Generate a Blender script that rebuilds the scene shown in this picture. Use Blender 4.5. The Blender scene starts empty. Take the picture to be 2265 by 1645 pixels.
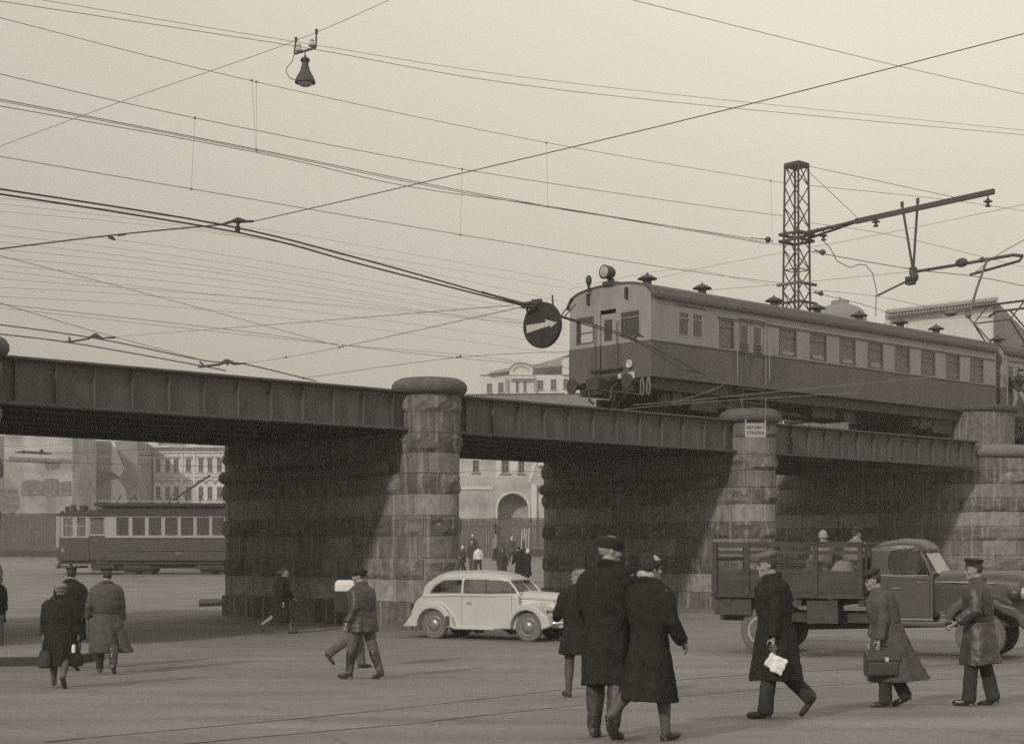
import bpy, bmesh, math, random
from mathutils import Vector, Matrix, noise
S = bpy.context.scene
C = S.collection
rad = math.radians
# ---------------------------------------------------------------- camera, sky, sun, exposure
F = 3450.0; CH = 1.65; HY = 1215.0; CX = 1132.5
cam = bpy.data.cameras.new('camera'); camo = bpy.data.objects.new('camera', cam); C.objects.link(camo)
camo.location = (0, 0, CH); camo.rotation_euler = (rad(90), 0, 0)
cam.sensor_width = 36; cam.lens = F / 2265 * 36; cam.shift_y = (HY - 822.5) / 2265
cam.clip_end = 6000; cam.clip_start = .1
S.camera = camo
SUN_AZ = 57.0; SUN_EL = 27.0      # light travels along (cos az, sin az) and down
TINT = (1.0, .917, .775)
w = bpy.data.worlds.new('World'); S.world = w; w.use_nodes = True
nt = w.node_tree; nt.nodes.clear(); N = nt.nodes.new; L = nt.links.new
sky = N('ShaderNodeTexSky'); sky.sky_type = 'NISHITA'; sky.sun_disc = False
sky.sun_elevation = rad(SUN_EL); sky.sun_rotation = math.atan2(-math.cos(rad(SUN_AZ)), -math.sin(rad(SUN_AZ)))
sky.dust_density = 4; sky.air_density = 1.0
bw = N('ShaderNodeRGBToBW'); L(sky.outputs[0], bw.inputs[0])
tc = N('ShaderNodeTexCoord'); sx = N('ShaderNodeSeparateXYZ'); L(tc.outputs['Generated'], sx.inputs[0])
mr = N('ShaderNodeMapRange'); mr.interpolation_type = 'SMOOTHSTEP'
L(sx.outputs['Z'], mr.inputs['Value'])
mr.inputs['From Min'].default_value = -.02; mr.inputs['From Max'].default_value = .42
mr.inputs['To Min'].default_value = .72; mr.inputs['To Max'].default_value = 1.27
ma = N('ShaderNodeMath'); ma.operation = 'MULTIPLY_ADD'
L(sx.outputs['X'], ma.inputs[0]); ma.inputs[1].default_value = .6; ma.inputs[2].default_value = 1.0
mc = N('ShaderNodeClamp'); L(ma.outputs[0], mc.inputs[0]); mc.inputs[1].default_value = .82; mc.inputs[2].default_value = 1.12
m2 = N('ShaderNodeMath'); m2.operation = 'MULTIPLY'; L(mr.outputs[0], m2.inputs[0]); L(mc.outputs[0], m2.inputs[1])
# thin even overcast: high-level milky veil mixed with the clear-sky luminance
mv = N('ShaderNodeMix'); mv.data_type = 'FLOAT'; mv.inputs[0].default_value = .9
L(bw.outputs[0], mv.inputs[2]); mv.inputs[3].default_value = 6.6
m3 = N('ShaderNodeMath'); m3.operation = 'MULTIPLY'; L(m2.outputs[0], m3.inputs[0]); L(mv.outputs[0], m3.inputs[1])
tn = N('ShaderNodeTexNoise'); tn.inputs['Scale'].default_value = 3.5; tn.inputs['Detail'].default_value = 6
L(tc.outputs['Generated'], tn.inputs['Vector'])
m4 = N('ShaderNodeMapRange'); L(tn.outputs[0], m4.inputs[0]); m4.inputs['To Min'].default_value = .95; m4.inputs['To Max'].default_value = 1.05
m5 = N('ShaderNodeMath'); m5.operation = 'MULTIPLY'; L(m3.outputs[0], m5.inputs[0]); L(m4.outputs[0], m5.inputs[1])
cc = N('ShaderNodeCombineXYZ')
for i in range(3):
    q = N('ShaderNodeMath'); q.operation = 'MULTIPLY'; L(m5.outputs[0], q.inputs[0]); q.inputs[1].default_value = TINT[i]; L(q.outputs[0], cc.inputs[i])
bg = N('ShaderNodeBackground'); bg.inputs[1].default_value = .109; L(cc.outputs[0], bg.inputs[0])
ow = N('ShaderNodeOutputWorld'); L(bg.outputs[0], ow.inputs[0])
sl = bpy.data.lights.new('sun', 'SUN'); sl.energy = 2.35; sl.angle = rad(3.0); sl.color = (1, .92, .775)
so = bpy.data.objects.new('sun', sl); C.objects.link(so)
ldir = Vector((math.cos(rad(SUN_AZ)) * math.cos(rad(SUN_EL)), math.sin(rad(SUN_AZ)) * math.cos(rad(SUN_EL)), -math.sin(rad(SUN_EL))))
so.rotation_euler = ldir.to_track_quat('-Z', 'Y').to_euler(); so.location = (-30, -50, 60)
S.view_settings.view_transform = 'Standard'; S.view_settings.look = 'None'; S.view_settings.exposure = 0.0; S.view_settings.gamma = 1
S.cycles.use_denoising = False; S.cycles.max_bounces = 8; S.cycles.transparent_max_bounces = 16

# ---------------------------------------------------------------- helpers
def W(px, py, D): return Vector(((px - CX) / F * D, D, CH - (py - HY) / F * D))
PROF = [(-50, 1.65), (8, 1.65), (13.6, 1.68), (16.4, 1.77), (18.5, 1.85), (22, 1.96), (26, 2.03), (31, 2.02), (35, 2.0), (38, 1.93), (44, 1.84), (50, 1.75),
        (60, 1.56), (70, 1.32), (80, 1.06), (90, .74), (100, .47), (115, .40), (6000, .40)]
def gz(y):
    for (a, ca), (b, cb) in zip(PROF, PROF[1:]):
        if y <= b:
            k = max(0, min(1, (y - a) / (b - a))); return CH - (ca + (cb - ca) * k)
    return CH - .4
def ghit(px, py):
    lo, hi = 6.0, 100.0
    for _ in range(50):
        m = (lo + hi) / 2
        if HY + (CH - gz(m)) * F / m > py: lo = m
        else: hi = m
    return Vector(((px - CX) / F * lo, lo, gz(lo)))

_m = {}
def mat(name, g, rough=.8, var=.15, scale=6.0, vscale=(1, 1, 1), bump=0.0, bscale=None, metal=0.0, detail=6, streak=0, streak_to=.5, attr=None, spec=.3, tint=None):
    if name in _m: return _m[name]
    m = bpy.data.materials.new(name); m.use_nodes = True; t = m.node_tree; n = t.nodes.new; l = t.links.new
    b = t.nodes['Principled BSDF']; b.inputs['Roughness'].default_value = rough; b.inputs['Metallic'].default_value = metal
    b.inputs['Specular IOR Level'].default_value = spec
    co = n('ShaderNodeTexCoord'); mp = n('ShaderNodeMapping'); l(co.outputs['Object'], mp.inputs[0]); mp.inputs['Scale'].default_value = vscale
    no = n('ShaderNodeTexNoise'); no.inputs['Scale'].default_value = scale; no.inputs['Detail'].default_value = detail; no.inputs['Roughness'].default_value = .62
    l(mp.outputs[0], no.inputs['Vector'])
    r = n('ShaderNodeMapRange'); l(no.outputs[0], r.inputs[0]); r.inputs['From Min'].default_value = .3; r.inputs['From Max'].default_value = .7
    r.inputs['To Min'].default_value = g * (1 - var); r.inputs['To Max'].default_value = g * (1 + var)
    out = r.outputs[0]
    if attr:
        a = n('ShaderNodeAttribute'); a.attribute_name = attr
        k = n('ShaderNodeMath'); k.operation = 'MULTIPLY'; l(out, k.inputs[0]); l(a.outputs['Fac'], k.inputs[1]); out = k.outputs[0]
    if streak:
        mp2 = n('ShaderNodeMapping'); l(co.outputs['Object'], mp2.inputs[0]); mp2.inputs['Scale'].default_value = (7, 7, .45)
        n2 = n('ShaderNodeTexNoise'); n2.inputs['Scale'].default_value = 1.0; n2.inputs['Detail'].default_value = 5; l(mp2.outputs[0], n2.inputs[0])
        r2 = n('ShaderNodeMapRange'); l(n2.outputs[0], r2.inputs[0]); r2.inputs['From Min'].default_value = .52; r2.inputs['From Max'].default_value = .72
        r2.inputs['To Max'].default_value = streak
        mx = n('ShaderNodeMix'); mx.data_type = 'FLOAT'; l(r2.outputs[0], mx.inputs[0]); l(out, mx.inputs[2]); mx.inputs[3].default_value = streak_to; out = mx.outputs[0]
    cb = n('ShaderNodeCombineColor')
    for i in range(3):
        if tint:
            q_ = n('ShaderNodeMath'); q_.operation = 'MULTIPLY'; l(out, q_.inputs[0]); q_.inputs[1].default_value = tint[i]; l(q_.outputs[0], cb.inputs[i])
        else: l(out, cb.inputs[i])
    l(cb.outputs[0], b.inputs['Base Color'])
    if bump:
        n3 = n('ShaderNodeTexNoise'); n3.inputs['Scale'].default_value = bscale or scale * 4; n3.inputs['Detail'].default_value = 5; l(mp.outputs[0], n3.inputs[0])
        bp = n('ShaderNodeBump'); bp.inputs['Strength'].default_value = bump; bp.inputs['Distance'].default_value = .03; l(n3.outputs[0], bp.inputs['Height']); l(bp.outputs[0], b.inputs['Normal'])
    _m[name] = m; return m
def glassmat():
    if 'glass' in _m: return _m['glass']
    m = bpy.data.materials.new('window_glass'); m.use_nodes = True; t = m.node_tree; t.nodes.clear(); n = t.nodes.new; l = t.links.new
    tr = n('ShaderNodeBsdfTransparent'); tr.inputs[0].default_value = (.8, .8, .8, 1); gl = n('ShaderNodeBsdfGlossy'); gl.inputs['Roughness'].default_value = .05
    fr = n('ShaderNodeFresnel'); fr.inputs[0].default_value = 1.45; mx = n('ShaderNodeMixShader'); o = n('ShaderNodeOutputMaterial')
    mx.inputs[0].default_value = .1; l(tr.outputs[0], mx.inputs[1]); l(gl.outputs[0], mx.inputs[2]); l(mx.outputs[0], o.inputs[0])
    _m['glass'] = m; return m

def tag(o, label=None, cat=None, group=None, kind=None):
    if label: o['label'] = label
    if cat: o['category'] = cat
    if group: o['group'] = group
    if kind: o['kind'] = kind
    return o
def empty(name, loc=(0, 0, 0), rz=0, label=None, cat=None, group=None):
    o = bpy.data.objects.new(name, None); C.objects.link(o); o.location = loc; o.rotation_euler = (0, 0, rz); o.empty_display_size = .3
    return tag(o, label, cat, group)
def dup(o, parent=None, **k):
    c = o.copy(); C.objects.link(c); c.parent = parent
    for ch in list(o.children): dup(ch, c)
    return c
class MB:
    def __init__(s): s.v = []; s.f = []; s.M = Matrix.Identity(4); s.tone = []; s.cur = 1.0
    def add(s, vs, fs):
        k = len(s.v); s.v += [s.M @ Vector(p) for p in vs]
        for f in fs: s.f.append([i + k for i in f]); s.tone.append(s.cur)
    def box(s, c, d, rz=0, rot=None):
        R = rot if rot is not None else Matrix.Rotation(rz, 3, 'Z'); c = Vector(c)
        p = [c + R @ Vector((x * d[0] / 2, y * d[1] / 2, z * d[2] / 2)) for x in (-1, 1) for y in (-1, 1) for z in (-1, 1)]
        s.add(p, [(0, 1, 3, 2), (4, 6, 7, 5), (0, 4, 5, 1), (2, 3, 7, 6), (0, 2, 6, 4), (1, 5, 7, 3)])
    def bx(s, x0, x1, y0, y1, z0, z1): s.box(((x0 + x1) / 2, (y0 + y1) / 2, (z0 + z1) / 2), (x1 - x0, y1 - y0, z1 - z0))
    def bar(s, a, b, w, h=None):
        a = Vector(a); b = Vector(b); d = b - a; R = d.to_track_quat('Z', 'Y').to_matrix(); s.box((a + b) / 2, (w, h or w, d.length), rot=R)
    def loft(s, rings, cap=True, closed=True):
        n = len(rings[0]); vs = [p for r in rings for p in r]; fs = []
        for i in range(len(rings) - 1):
            for j in range(n if closed else n - 1):
                k = (j + 1) % n; fs.append((i * n + j, i * n + k, (i + 1) * n + k, (i + 1) * n + j))
        if cap and closed: fs.append(tuple(range(n))[::-1]); fs.append(tuple((len(rings) - 1) * n + j for j in range(n)))
        s.add(vs, fs)
    def tube(s, pts, r, n=8, flat=1.0):
        pts = [Vector(p) for p in pts]; rs = r if isinstance(r, (list, tuple)) else [r] * len(pts); rings = []; u = None
        for i, p in enumerate(pts):
            a = pts[max(0, i - 1)]; b = pts[min(len(pts) - 1, i + 1)]; t = (b - a).normalized() if (b - a).length > 1e-9 else Vector((0, 0, 1))
            if u is None: u = t.cross(Vector((0, 1, 0)) if abs(t.y) < .9 else Vector((1, 0, 0))).normalized()
            else: u = (u - t * u.dot(t)).normalized()
            v = t.cross(u)
            rings.append([p + u * math.cos(2 * math.pi * j / n) * rs[i] + v * math.sin(2 * math.pi * j / n) * rs[i] * flat for j in range(n)])
        s.loft(rings)
    def lathe(s, c, prof, n=16, rot=None, sx=1, sy=1):
        c = Vector(c); R = rot or Matrix.Identity(3)
        s.loft([[c + R @ Vector((r * sx * math.cos(2 * math.pi * j / n), r * sy * math.sin(2 * math.pi * j / n), z)) for j in range(n)] for r, z in prof])
    def ell(s, c, r, rot=None, n=12, m=8):
        c = Vector(c); R = rot or Matrix.Identity(3)
        s.loft([[c + R @ Vector((r[0] * math.sin(a) * math.cos(2 * math.pi * j / n), r[1] * math.sin(a) * math.sin(2 * math.pi * j / n), -r[2] * math.cos(a))) for j in range(n)] for a in [max(.05, min(math.pi - .05, math.pi * i / m)) for i in range(m + 1)]])
    def prism(s, poly, a, b, fn):     # poly in 2-D, extruded between a and b; fn(x,y,t)->3-D
        n = len(poly); s.add([fn(x, y, a) for x, y in poly] + [fn(x, y, b) for x, y in poly],
              [tuple(range(n))[::-1], tuple(range(n, 2 * n))] + [(i, (i + 1) % n, n + (i + 1) % n, n + i) for i in range(n)])
    def wall(s, x0, x1, z0, z1, ops, y0, y1):
        xs = sorted({x0, x1} | {q for o in ops for q in o[:2]}); zs = sorted({z0, z1} | {q for o in ops for q in o[2:]})
        for i in range(len(zs) - 1):
            zc = (zs[i] + zs[i + 1]) / 2; st = None
            for j in range(len(xs)):
                hole = True
                if j < len(xs) - 1:
                    xc = (xs[j] + xs[j + 1]) / 2; hole = any(o[0] < xc < o[1] and o[2] < zc < o[3] for o in ops)
                if not hole and st is None: st = xs[j]
                if hole and st is not None: s.bx(st, xs[j], y0, y1, zs[i], zs[i + 1]); st = None
    def build(s, name, m, parent=None, smooth=False, bevel=0, rem=0, sub=0, disp=0, dscale=.12, solid=0, tone=False, ang=None):
        me = bpy.data.meshes.new(name); me.from_pydata([tuple(p) for p in s.v], [], s.f); me.validate(); me.update()
        b = bmesh.new(); b.from_mesh(me)
        if not tone: bmesh.ops.recalc_face_normals(b, faces=b.faces)
        b.to_mesh(me); b.free()
        if tone:
            ca = me.color_attributes.new('tone', 'FLOAT_COLOR', 'CORNER')
            for p, t in zip(me.polygons, s.tone):
                for li in p.loop_indices: ca.data[li].color = (t, t, t, 1)
        o = bpy.data.objects.new(name, me); C.objects.link(o); o.parent = parent; me.materials.append(m)
        if smooth:
            for p in me.polygons: p.use_smooth = True
        if solid: q = o.modifiers.new('solid', 'SOLIDIFY'); q.thickness = solid; q.offset = -1
        if bevel: q = o.modifiers.new('bevel', 'BEVEL'); q.width = bevel; q.segments = 2; q.limit_method = 'ANGLE'
        if rem: q = o.modifiers.new('remesh', 'REMESH'); q.mode = 'VOXEL'; q.voxel_size = rem; q.use_smooth_shade = True; q2 = o.modifiers.new('smooth', 'SMOOTH'); q2.iterations = 3; q2.factor = .5
        if sub: q = o.modifiers.new('sub', 'SUBSURF'); q.levels = sub; q.render_levels = sub
        if disp:
            tx = bpy.data.textures.get('folds%g' % dscale) or bpy.data.textures.new('folds%g' % dscale, 'CLOUDS'); tx.noise_scale = dscale; tx.noise_depth = 2
            q = o.modifiers.new('folds', 'DISPLACE'); q.texture = tx; q.strength = disp; q.mid_level = .5
        return o
def text(name, body, size, m, parent, M, ext=.004, sx=1.0):
    cu = bpy.data.curves.new(name, 'FONT'); cu.body = body; cu.size = size; cu.extrude = ext; cu.align_x = 'CENTER'; cu.align_y = 'CENTER'
    t = bpy.data.objects.new(name, cu); C.objects.link(t); bpy.context.view_layer.update()
    me = bpy.data.meshes.new_from_object(t.evaluated_get(bpy.context.evaluated_depsgraph_get())); bpy.data.objects.remove(t)
    me.name = name; o = bpy.data.objects.new(name, me); C.objects.link(o); me.materials.clear(); me.materials.append(m); me.transform(M @ Matrix.Diagonal((sx, 1, 1, 1))); o.parent = parent; return o
G = glassmat()
DARK = mat('dark_iron', .035, .6, .3, 12, spec=.4)
IRON = mat('weathered_iron', .05, .65, .35, 9, bump=.15)
WIRE = mat('wire_metal', .06, .6, .1, 3)
# ---------------------------------------------------------------- ground
def ground():
    mb = MB(); ys = [-40, 0, 6] + [8 + i for i in range(0, 112)] + [130, 150, 180, 230, 300, 400, 600, 1000, 2000, 4000]
    xs = [-3000, -600, -200, -100, -60, -40, -30, -20, -10, 0, 10, 20, 30, 40, 60, 100, 200, 600, 3000]
    mb.add([(x, y, gz(y)) for y in ys for x in xs], [(j * len(xs) + i, j * len(xs) + i + 1, (j + 1) * len(xs) + i + 1, (j + 1) * len(xs) + i) for j in range(len(ys) - 1) for i in range(len(xs) - 1)])
    m = mat('worn_asphalt', .175, .85, .14, .35, bump=.3, bscale=14, spec=.3)
    t = m.node_tree; b = t.nodes['Principled BSDF']; n = t.nodes.new; l = t.links.new
    src = [k for k in t.links if k.to_socket == b.inputs['Base Color']][0].from_socket
    co = n('ShaderNodeTexCoord'); mp = n('ShaderNodeMapping'); l(co.outputs['Object'], mp.inputs[0]); mp.inputs['Scale'].default_value = (.16, .55, 1); mp.inputs['Rotation'].default_value = (0, 0, rad(-24))
    w1 = n('ShaderNodeTexNoise'); w1.inputs['Scale'].default_value = 1.6; w1.inputs['Detail'].default_value = 5; l(mp.outputs[0], w1.inputs[0])
    r = n('ShaderNodeMapRange'); l(w1.outputs[0], r.inputs[0]); r.inputs['From Min'].default_value = .3; r.inputs['From Max'].default_value = .7; r.inputs['To Min'].default_value = .8; r.inputs['To Max'].default_value = 1.2
    w2 = n('ShaderNodeTexNoise'); w2.inputs['Scale'].default_value = 22; w2.inputs['Detail'].default_value = 8; l(co.outputs['Object'], w2.inputs[0])
    r2 = n('ShaderNodeMapRange'); l(w2.outputs[0], r2.inputs[0]); r2.inputs['From Min'].default_value = .3; r2.inputs['From Max'].default_value = .7; r2.inputs['To Min'].default_value = .78; r2.inputs['To Max'].default_value = 1.22
    k = n('ShaderNodeMath'); k.operation = 'MULTIPLY'; l(r.outputs[0], k.inputs[0]); l(r2.outputs[0], k.inputs[1])
    vo = n('ShaderNodeTexVoronoi'); vo.feature = 'DISTANCE_TO_EDGE'; vo.inputs['Scale'].default_value = .23; wa = n('ShaderNodeTexNoise'); wa.inputs['Scale'].default_value = .8; wa.inputs['Detail'].default_value = 5
    l(co.outputs['Object'], wa.inputs[0]); av = n('ShaderNodeVectorMath'); av.operation = 'MULTIPLY_ADD'; l(wa.outputs['Color'], av.inputs[0]); av.inputs[1].default_value = (1.6, 1.6, 0); l(co.outputs['Object'], av.inputs[2]); l(av.outputs[0], vo.inputs['Vector'])
    rc = n('ShaderNodeMapRange'); l(vo.outputs['Distance'], rc.inputs[0]); rc.inputs['From Max'].default_value = .008; rc.inputs['To Min'].default_value = .72; k2 = n('ShaderNodeMath'); k2.operation = 'MULTIPLY'; l(k.outputs[0], k2.inputs[0]); l(rc.outputs[0], k2.inputs[1]); k = k2
    vm = n('ShaderNodeVectorMath'); vm.operation = 'SCALE'; l(src, vm.inputs[0]); l(k.outputs[0], vm.inputs['Scale']); l(vm.outputs[0], b.inputs['Base Color'])
    tag(mb.build('ground', m, smooth=True), kind='structure')
ground()
def strip(pts, wd, name, m, lift=.004, label=None, cat=None, group=None, kind=None):
    P = [ghit(*p) for p in pts]; Q = []
    for a, b in zip(P, P[1:]):
        for i in range(14): Q.append(a.lerp(b, i / 14))
    Q.append(P[-1]); mb = MB(); v = []
    for i, p in enumerate(Q):
        d = (Q[min(i + 1, len(Q) - 1)] - Q[max(0, i - 1)]).normalized(); nn = Vector((-d.y, d.x, 0)) * wd / 2
        for s in (1, -1): q = p + nn * s; v.append((q.x, q.y, gz(q.y) + lift))
    mb.add(v, [(2 * i, 2 * i + 1, 2 * i + 3, 2 * i + 2) for i in range(len(Q) - 1)])
    return tag(mb.build(name, m), label, cat, group, kind)
RAIL = mat('rail_groove', .055, .5, .6, 3, metal=.3)
RA2 = mat('rail_groove_faint', .105, .6, .5, 1.2)
strip([(100, 1640), (700, 1585), (1250, 1524), (1700, 1487), (2265, 1462)], .05, 'tram_rail', RA2, label='worn tram rail sunk in the asphalt, the farther of the near pair', cat='rail', group='tram rails in the square')
strip([(-300, 1685), (400, 1645), (900, 1601), (1250, 1562), (1700, 1522), (2265, 1492)], .05, 'tram_rail', RA2, label='worn tram rail sunk in the asphalt, nearest the camera', cat='rail', group='tram rails in the square')
strip([(-100, 1279), (520, 1275)], .12, 'tram_rail', mat('polished_rail', .32, .4, .2, 3), label='bright tram rail in front of the far tram', cat='rail', group='tram rails in the square')
strip([(-100, 1287), (520, 1283)], .12, 'tram_rail', RAIL, label='dark tram rail lying before the bright one near the far tram', cat='rail', group='tram rails in the square')
PAV = mat('pavement_stone', .2, .85, .15, 3, bump=.2)
def slab(pts, h, name, kind='structure', m=None):
    P = [ghit(*p) for p in pts]; mb = MB(); n = len(P); z = max(gz(p.y) for p in P)
    mb.add([(p.x, p.y, gz(p.y) - .1) for p in P] + [(p.x, p.y, gz(p.y) + h) for p in P], [tuple(range(n, 2 * n))] + [(i, (i + 1) % n, n + (i + 1) % n, n + i) for i in range(n)])
    return tag(mb.build(name, m or PAV, bevel=.01), kind=kind)
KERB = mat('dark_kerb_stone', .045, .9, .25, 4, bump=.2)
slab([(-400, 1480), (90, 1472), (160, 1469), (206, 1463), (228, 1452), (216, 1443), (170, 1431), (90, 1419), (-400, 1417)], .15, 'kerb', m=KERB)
slab([(-400, 1478), (90, 1470), (159, 1467), (203, 1461), (223, 1452), (212, 1444), (168, 1433), (90, 1421), (-400, 1419)], .156, 'pavement')
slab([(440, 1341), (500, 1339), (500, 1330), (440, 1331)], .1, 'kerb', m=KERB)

# ---------------------------------------------------------------- railway bridge (x along the track, y across, away from the camera)
BA = math.atan2(.677, .736)
BO = Vector((-2.03, 38.33, 0)); BD = Vector((math.cos(BA), math.sin(BA), 0)); BP = Vector((-math.sin(BA), math.cos(BA), 0))
def tpx(px, u=0):       # distance along the bridge of the column px on the vertical plane u
    q = (px - CX) / F; X = BO.x + BP.x * u; Y = BO.y + BP.y * u
    return (q * Y - X) / (BD.x - BD.y * q)
def onplane(px, py, u):  # point on that plane seen at px,py
    t = tpx(px, u); p = BO + BD * t + BP * u; p.z = CH - (py - HY) / F * p.y; return p
bridge = empty('railway_bridge', BO, BA, 'railway bridge of riveted steel girders on rounded granite piers with the train on top', 'bridge')
STONE = mat('granite', .135, .9, .35, 5, bump=.7, bscale=12, streak=.9, streak_to=.27, attr='tone', spec=.15)
MORTAR = mat('mortar', .3, .95, .15, 8)
def outline(ht, u0, u1, n=18):
    p = [Vector((ht * math.cos(a), u1 + ht * math.sin(a), 0)) for a in [math.pi * i / n for i in range(n + 1)]]
    p += [Vector((-ht * math.cos(a), u0 - ht * math.sin(a), 0)) for a in [math.pi * i / n for i in range(n + 1)]]
    p.append(p[0].copy()); r = [p[0]]
    for a, b in zip(p, p[1:]):
        L_ = (b - a).length; k = max(1, int(L_ / .12))
        for i in range(1, k + 1): r.append(a.lerp(b, i / k))
    return r[:-1]
def course(mb, O, z0, z1, rough, blk, rng, tone, off=0.0):
    n = len(O); N_ = []
    for i in range(n):
        d = (O[(i + 1) % n] - O[i - 1]); N_.append(Vector((d.y, -d.x, 0)).normalized())
    cum = [0]
    for i in range(n): cum.append(cum[-1] + (O[(i + 1) % n] - O[i]).length)
    cuts = [0]
    s0 = rng.uniform(0, blk)
    k = 0
    target = s0 if s0 > .4 else s0 + blk
    for i in range(n):
        if cum[i] >= target: cuts.append(i); target = cum[i] + blk * rng.uniform(.75, 1.3)
    if n - cuts[-1] < 3: cuts.pop()
    cuts.append(n)
    R = 5 if rough else 2
    for a, b in zip(cuts, cuts[1:]):
        mb.cur = tone * rng.uniform(.7, 1.3); v = []; cols = list(range(a, b + 1)); sd = rng.uniform(0, 90)
        g = .016
        for ci, i in enumerate(cols):
            P = O[i % n]; nn = N_[i % n]; tg = Vector((-nn.y, nn.x, 0))
            if ci == 0: P = P + tg * g
            if ci == len(cols) - 1: P = P - tg * g
            e = min(ci, len(cols) - 1 - ci)
            for j in range(R + 1):
                z = z0 + .01 + (z1 - z0 - .02) * j / R; o = off
                if rough:
                    ed = min(1, e / 1.5) * min(1, min(j, R - j) / 1.2)
                    o += ed * (.055 + .12 * noise.noise(Vector((P.x * 2.2, P.y * 2.2, z * 3 + sd))) + .04 * noise.noise(Vector((P.x * 8, P.y * 8, z * 9 + sd))))
                v.append((P.x + nn.x * o, P.y + nn.y * o, z))
        m = len(cols); base = len(v)
        for i in cols: P = O[i % n] - N_[i % n] * .2; v.append((P.x, P.y, z0 + .01)); v.append((P.x, P.y, z1 - .01))
        fs = []
        for c in range(m - 1):
            for j in range(R): q = c * (R + 1) + j; fs.append((q, q + 1, q + R + 2, q + R + 1))
            fs.append((c * (R + 1) + R, base + 2 * c + 1, base + 2 * c + 3, (c + 1) * (R + 1) + R)); fs.append((c * (R + 1), (c + 1) * (R + 1), base + 2 * c + 2, base + 2 * c))
        fs.append(tuple([j for j in range(R + 1)] + [base + 1, base])); q = (m - 1) * (R + 1)
        fs.append(tuple([q + j for j in range(R, -1, -1)] + [base + 2 * (m - 1), base + 2 * (m - 1) + 1]))
        mb.add(v, fs)
CRS = [(-.55, .37, 0, .75, .09), (.37, .92, 0, 1.55, 0), (.92, 1.45, 1, .85, 0), (1.45, 1.98, 0, 1.15, 0), (1.98, 2.48, 1, .8, 0), (2.48, 3.0, 0, 1.35, 0), (3.0, 3.5, 1, .85, 0),
       (3.5, 4.0, 0, 1.05, 0), (4.0, 4.48, 1, .75, 0), (4.48, 4.98, 0, 1.0, 0), (4.98, 5.43, 1, .75, 0)]
def capstone(mb, r, z0, z1):
    h = z1 - z0; return [(r - .12, z0), (r - .02, z0 + .03), (r + .03, z0 + h * .3), (r + .03, z0 + h * .55), (r - .04, z0 + h * .8), (r - .16, z0 + h * .95), (r * .5, z1 + .015), (.02, z1 + .03)]
def pier(t, ht, u1, seed, label, colr=.74, cap=True):
    rng = random.Random(seed); mb = MB(); mb.M = Matrix.Translation((t, 0, 0)); core = MB(); core.M = mb.M
    full = outline(ht, 0, u1); body = outline(ht - .13, .5, u1 - .3); cn = outline(colr, 0, .001); cf = [p + Vector((0, u1, 0)) for p in cn]
    for z0, z1, rg, tn, of in CRS:
        if z1 <= 3.51: course(mb, full, z0, z1, rg, 1.15, rng, tn, of)
        else:
            if z0 < 4.4: course(mb, body, z0, min(z1, 4.5), rg, 1.2, rng, tn)
            course(mb, cn, z0, z1, rg, 1.5, rng, tn); course(mb, cf, z0, z1, rg, 1.5, rng, tn)
    def inner(O, z0, z1, d):
        n = len(O); R = []
        for i in range(n): q = O[(i + 1) % n] - O[i - 1]; R.append(O[i] - Vector((q.y, -q.x, 0)).normalized() * d)
        core.loft([[Vector((p.x, p.y, z)) for p in R] for z in (z0, z1)])
    inner(full, -.6, 3.495, .03); inner(body, 3.5, 4.49, .03); inner(cn, 3.498, 5.42, .03); inner(cf, 3.498, 5.42, .03)
    P = mb.build('stone_pier', STONE, bridge, tone=True); P['label'] = label
    bpy.context.view_layer.objects.active = None
    core.build('mortar', MORTAR, P)
    tb = MB(); tb.M = mb.M; o_ = ht + .02
    path = [Vector((o_, .66, 3.66)), Vector((o_, 1.5, 3.66)), Vector((o_, u1 / 2, 3.66))] + [Vector((o_ * math.cos(a), u1 + o_ * math.sin(a), 3.66)) for a in [math.pi * i / 10 for i in range(11)]] + [Vector((-o_, u1 / 2, 3.66)), Vector((-o_, 1.5, 3.66)), Vector((-o_, .66, 3.66))]
    tb.tube(path, .175, 12); tb.build('moulding', mat('cap_granite', .085, .85, .25, 8, bump=.4, streak=.25, streak_to=.2), P, smooth=True)
    if cap:
        for uu in (0, u1):
            cb = MB(); cb.M = mb.M; cb.lathe((0, uu, 0), capstone(cb, colr + .16, 5.43, 5.84), 32); c = cb.build('cap_stone', mat('cap_granite', .085, .85, .25, 8, bump=.4, streak=.25, streak_to=.2), P, smooth=True)
    return P
U1 = 7.9
TP = [tpx(-90), 0.0, tpx(1660)]
for i, t in enumerate(TP):
    pier(t, .73, U1, 11 + i, ['stone pier at the left edge of the photograph', 'stone pier behind the pale car, with a drum-shaped cap', 'stone pier behind the hanging notice sign'][i])
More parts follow.
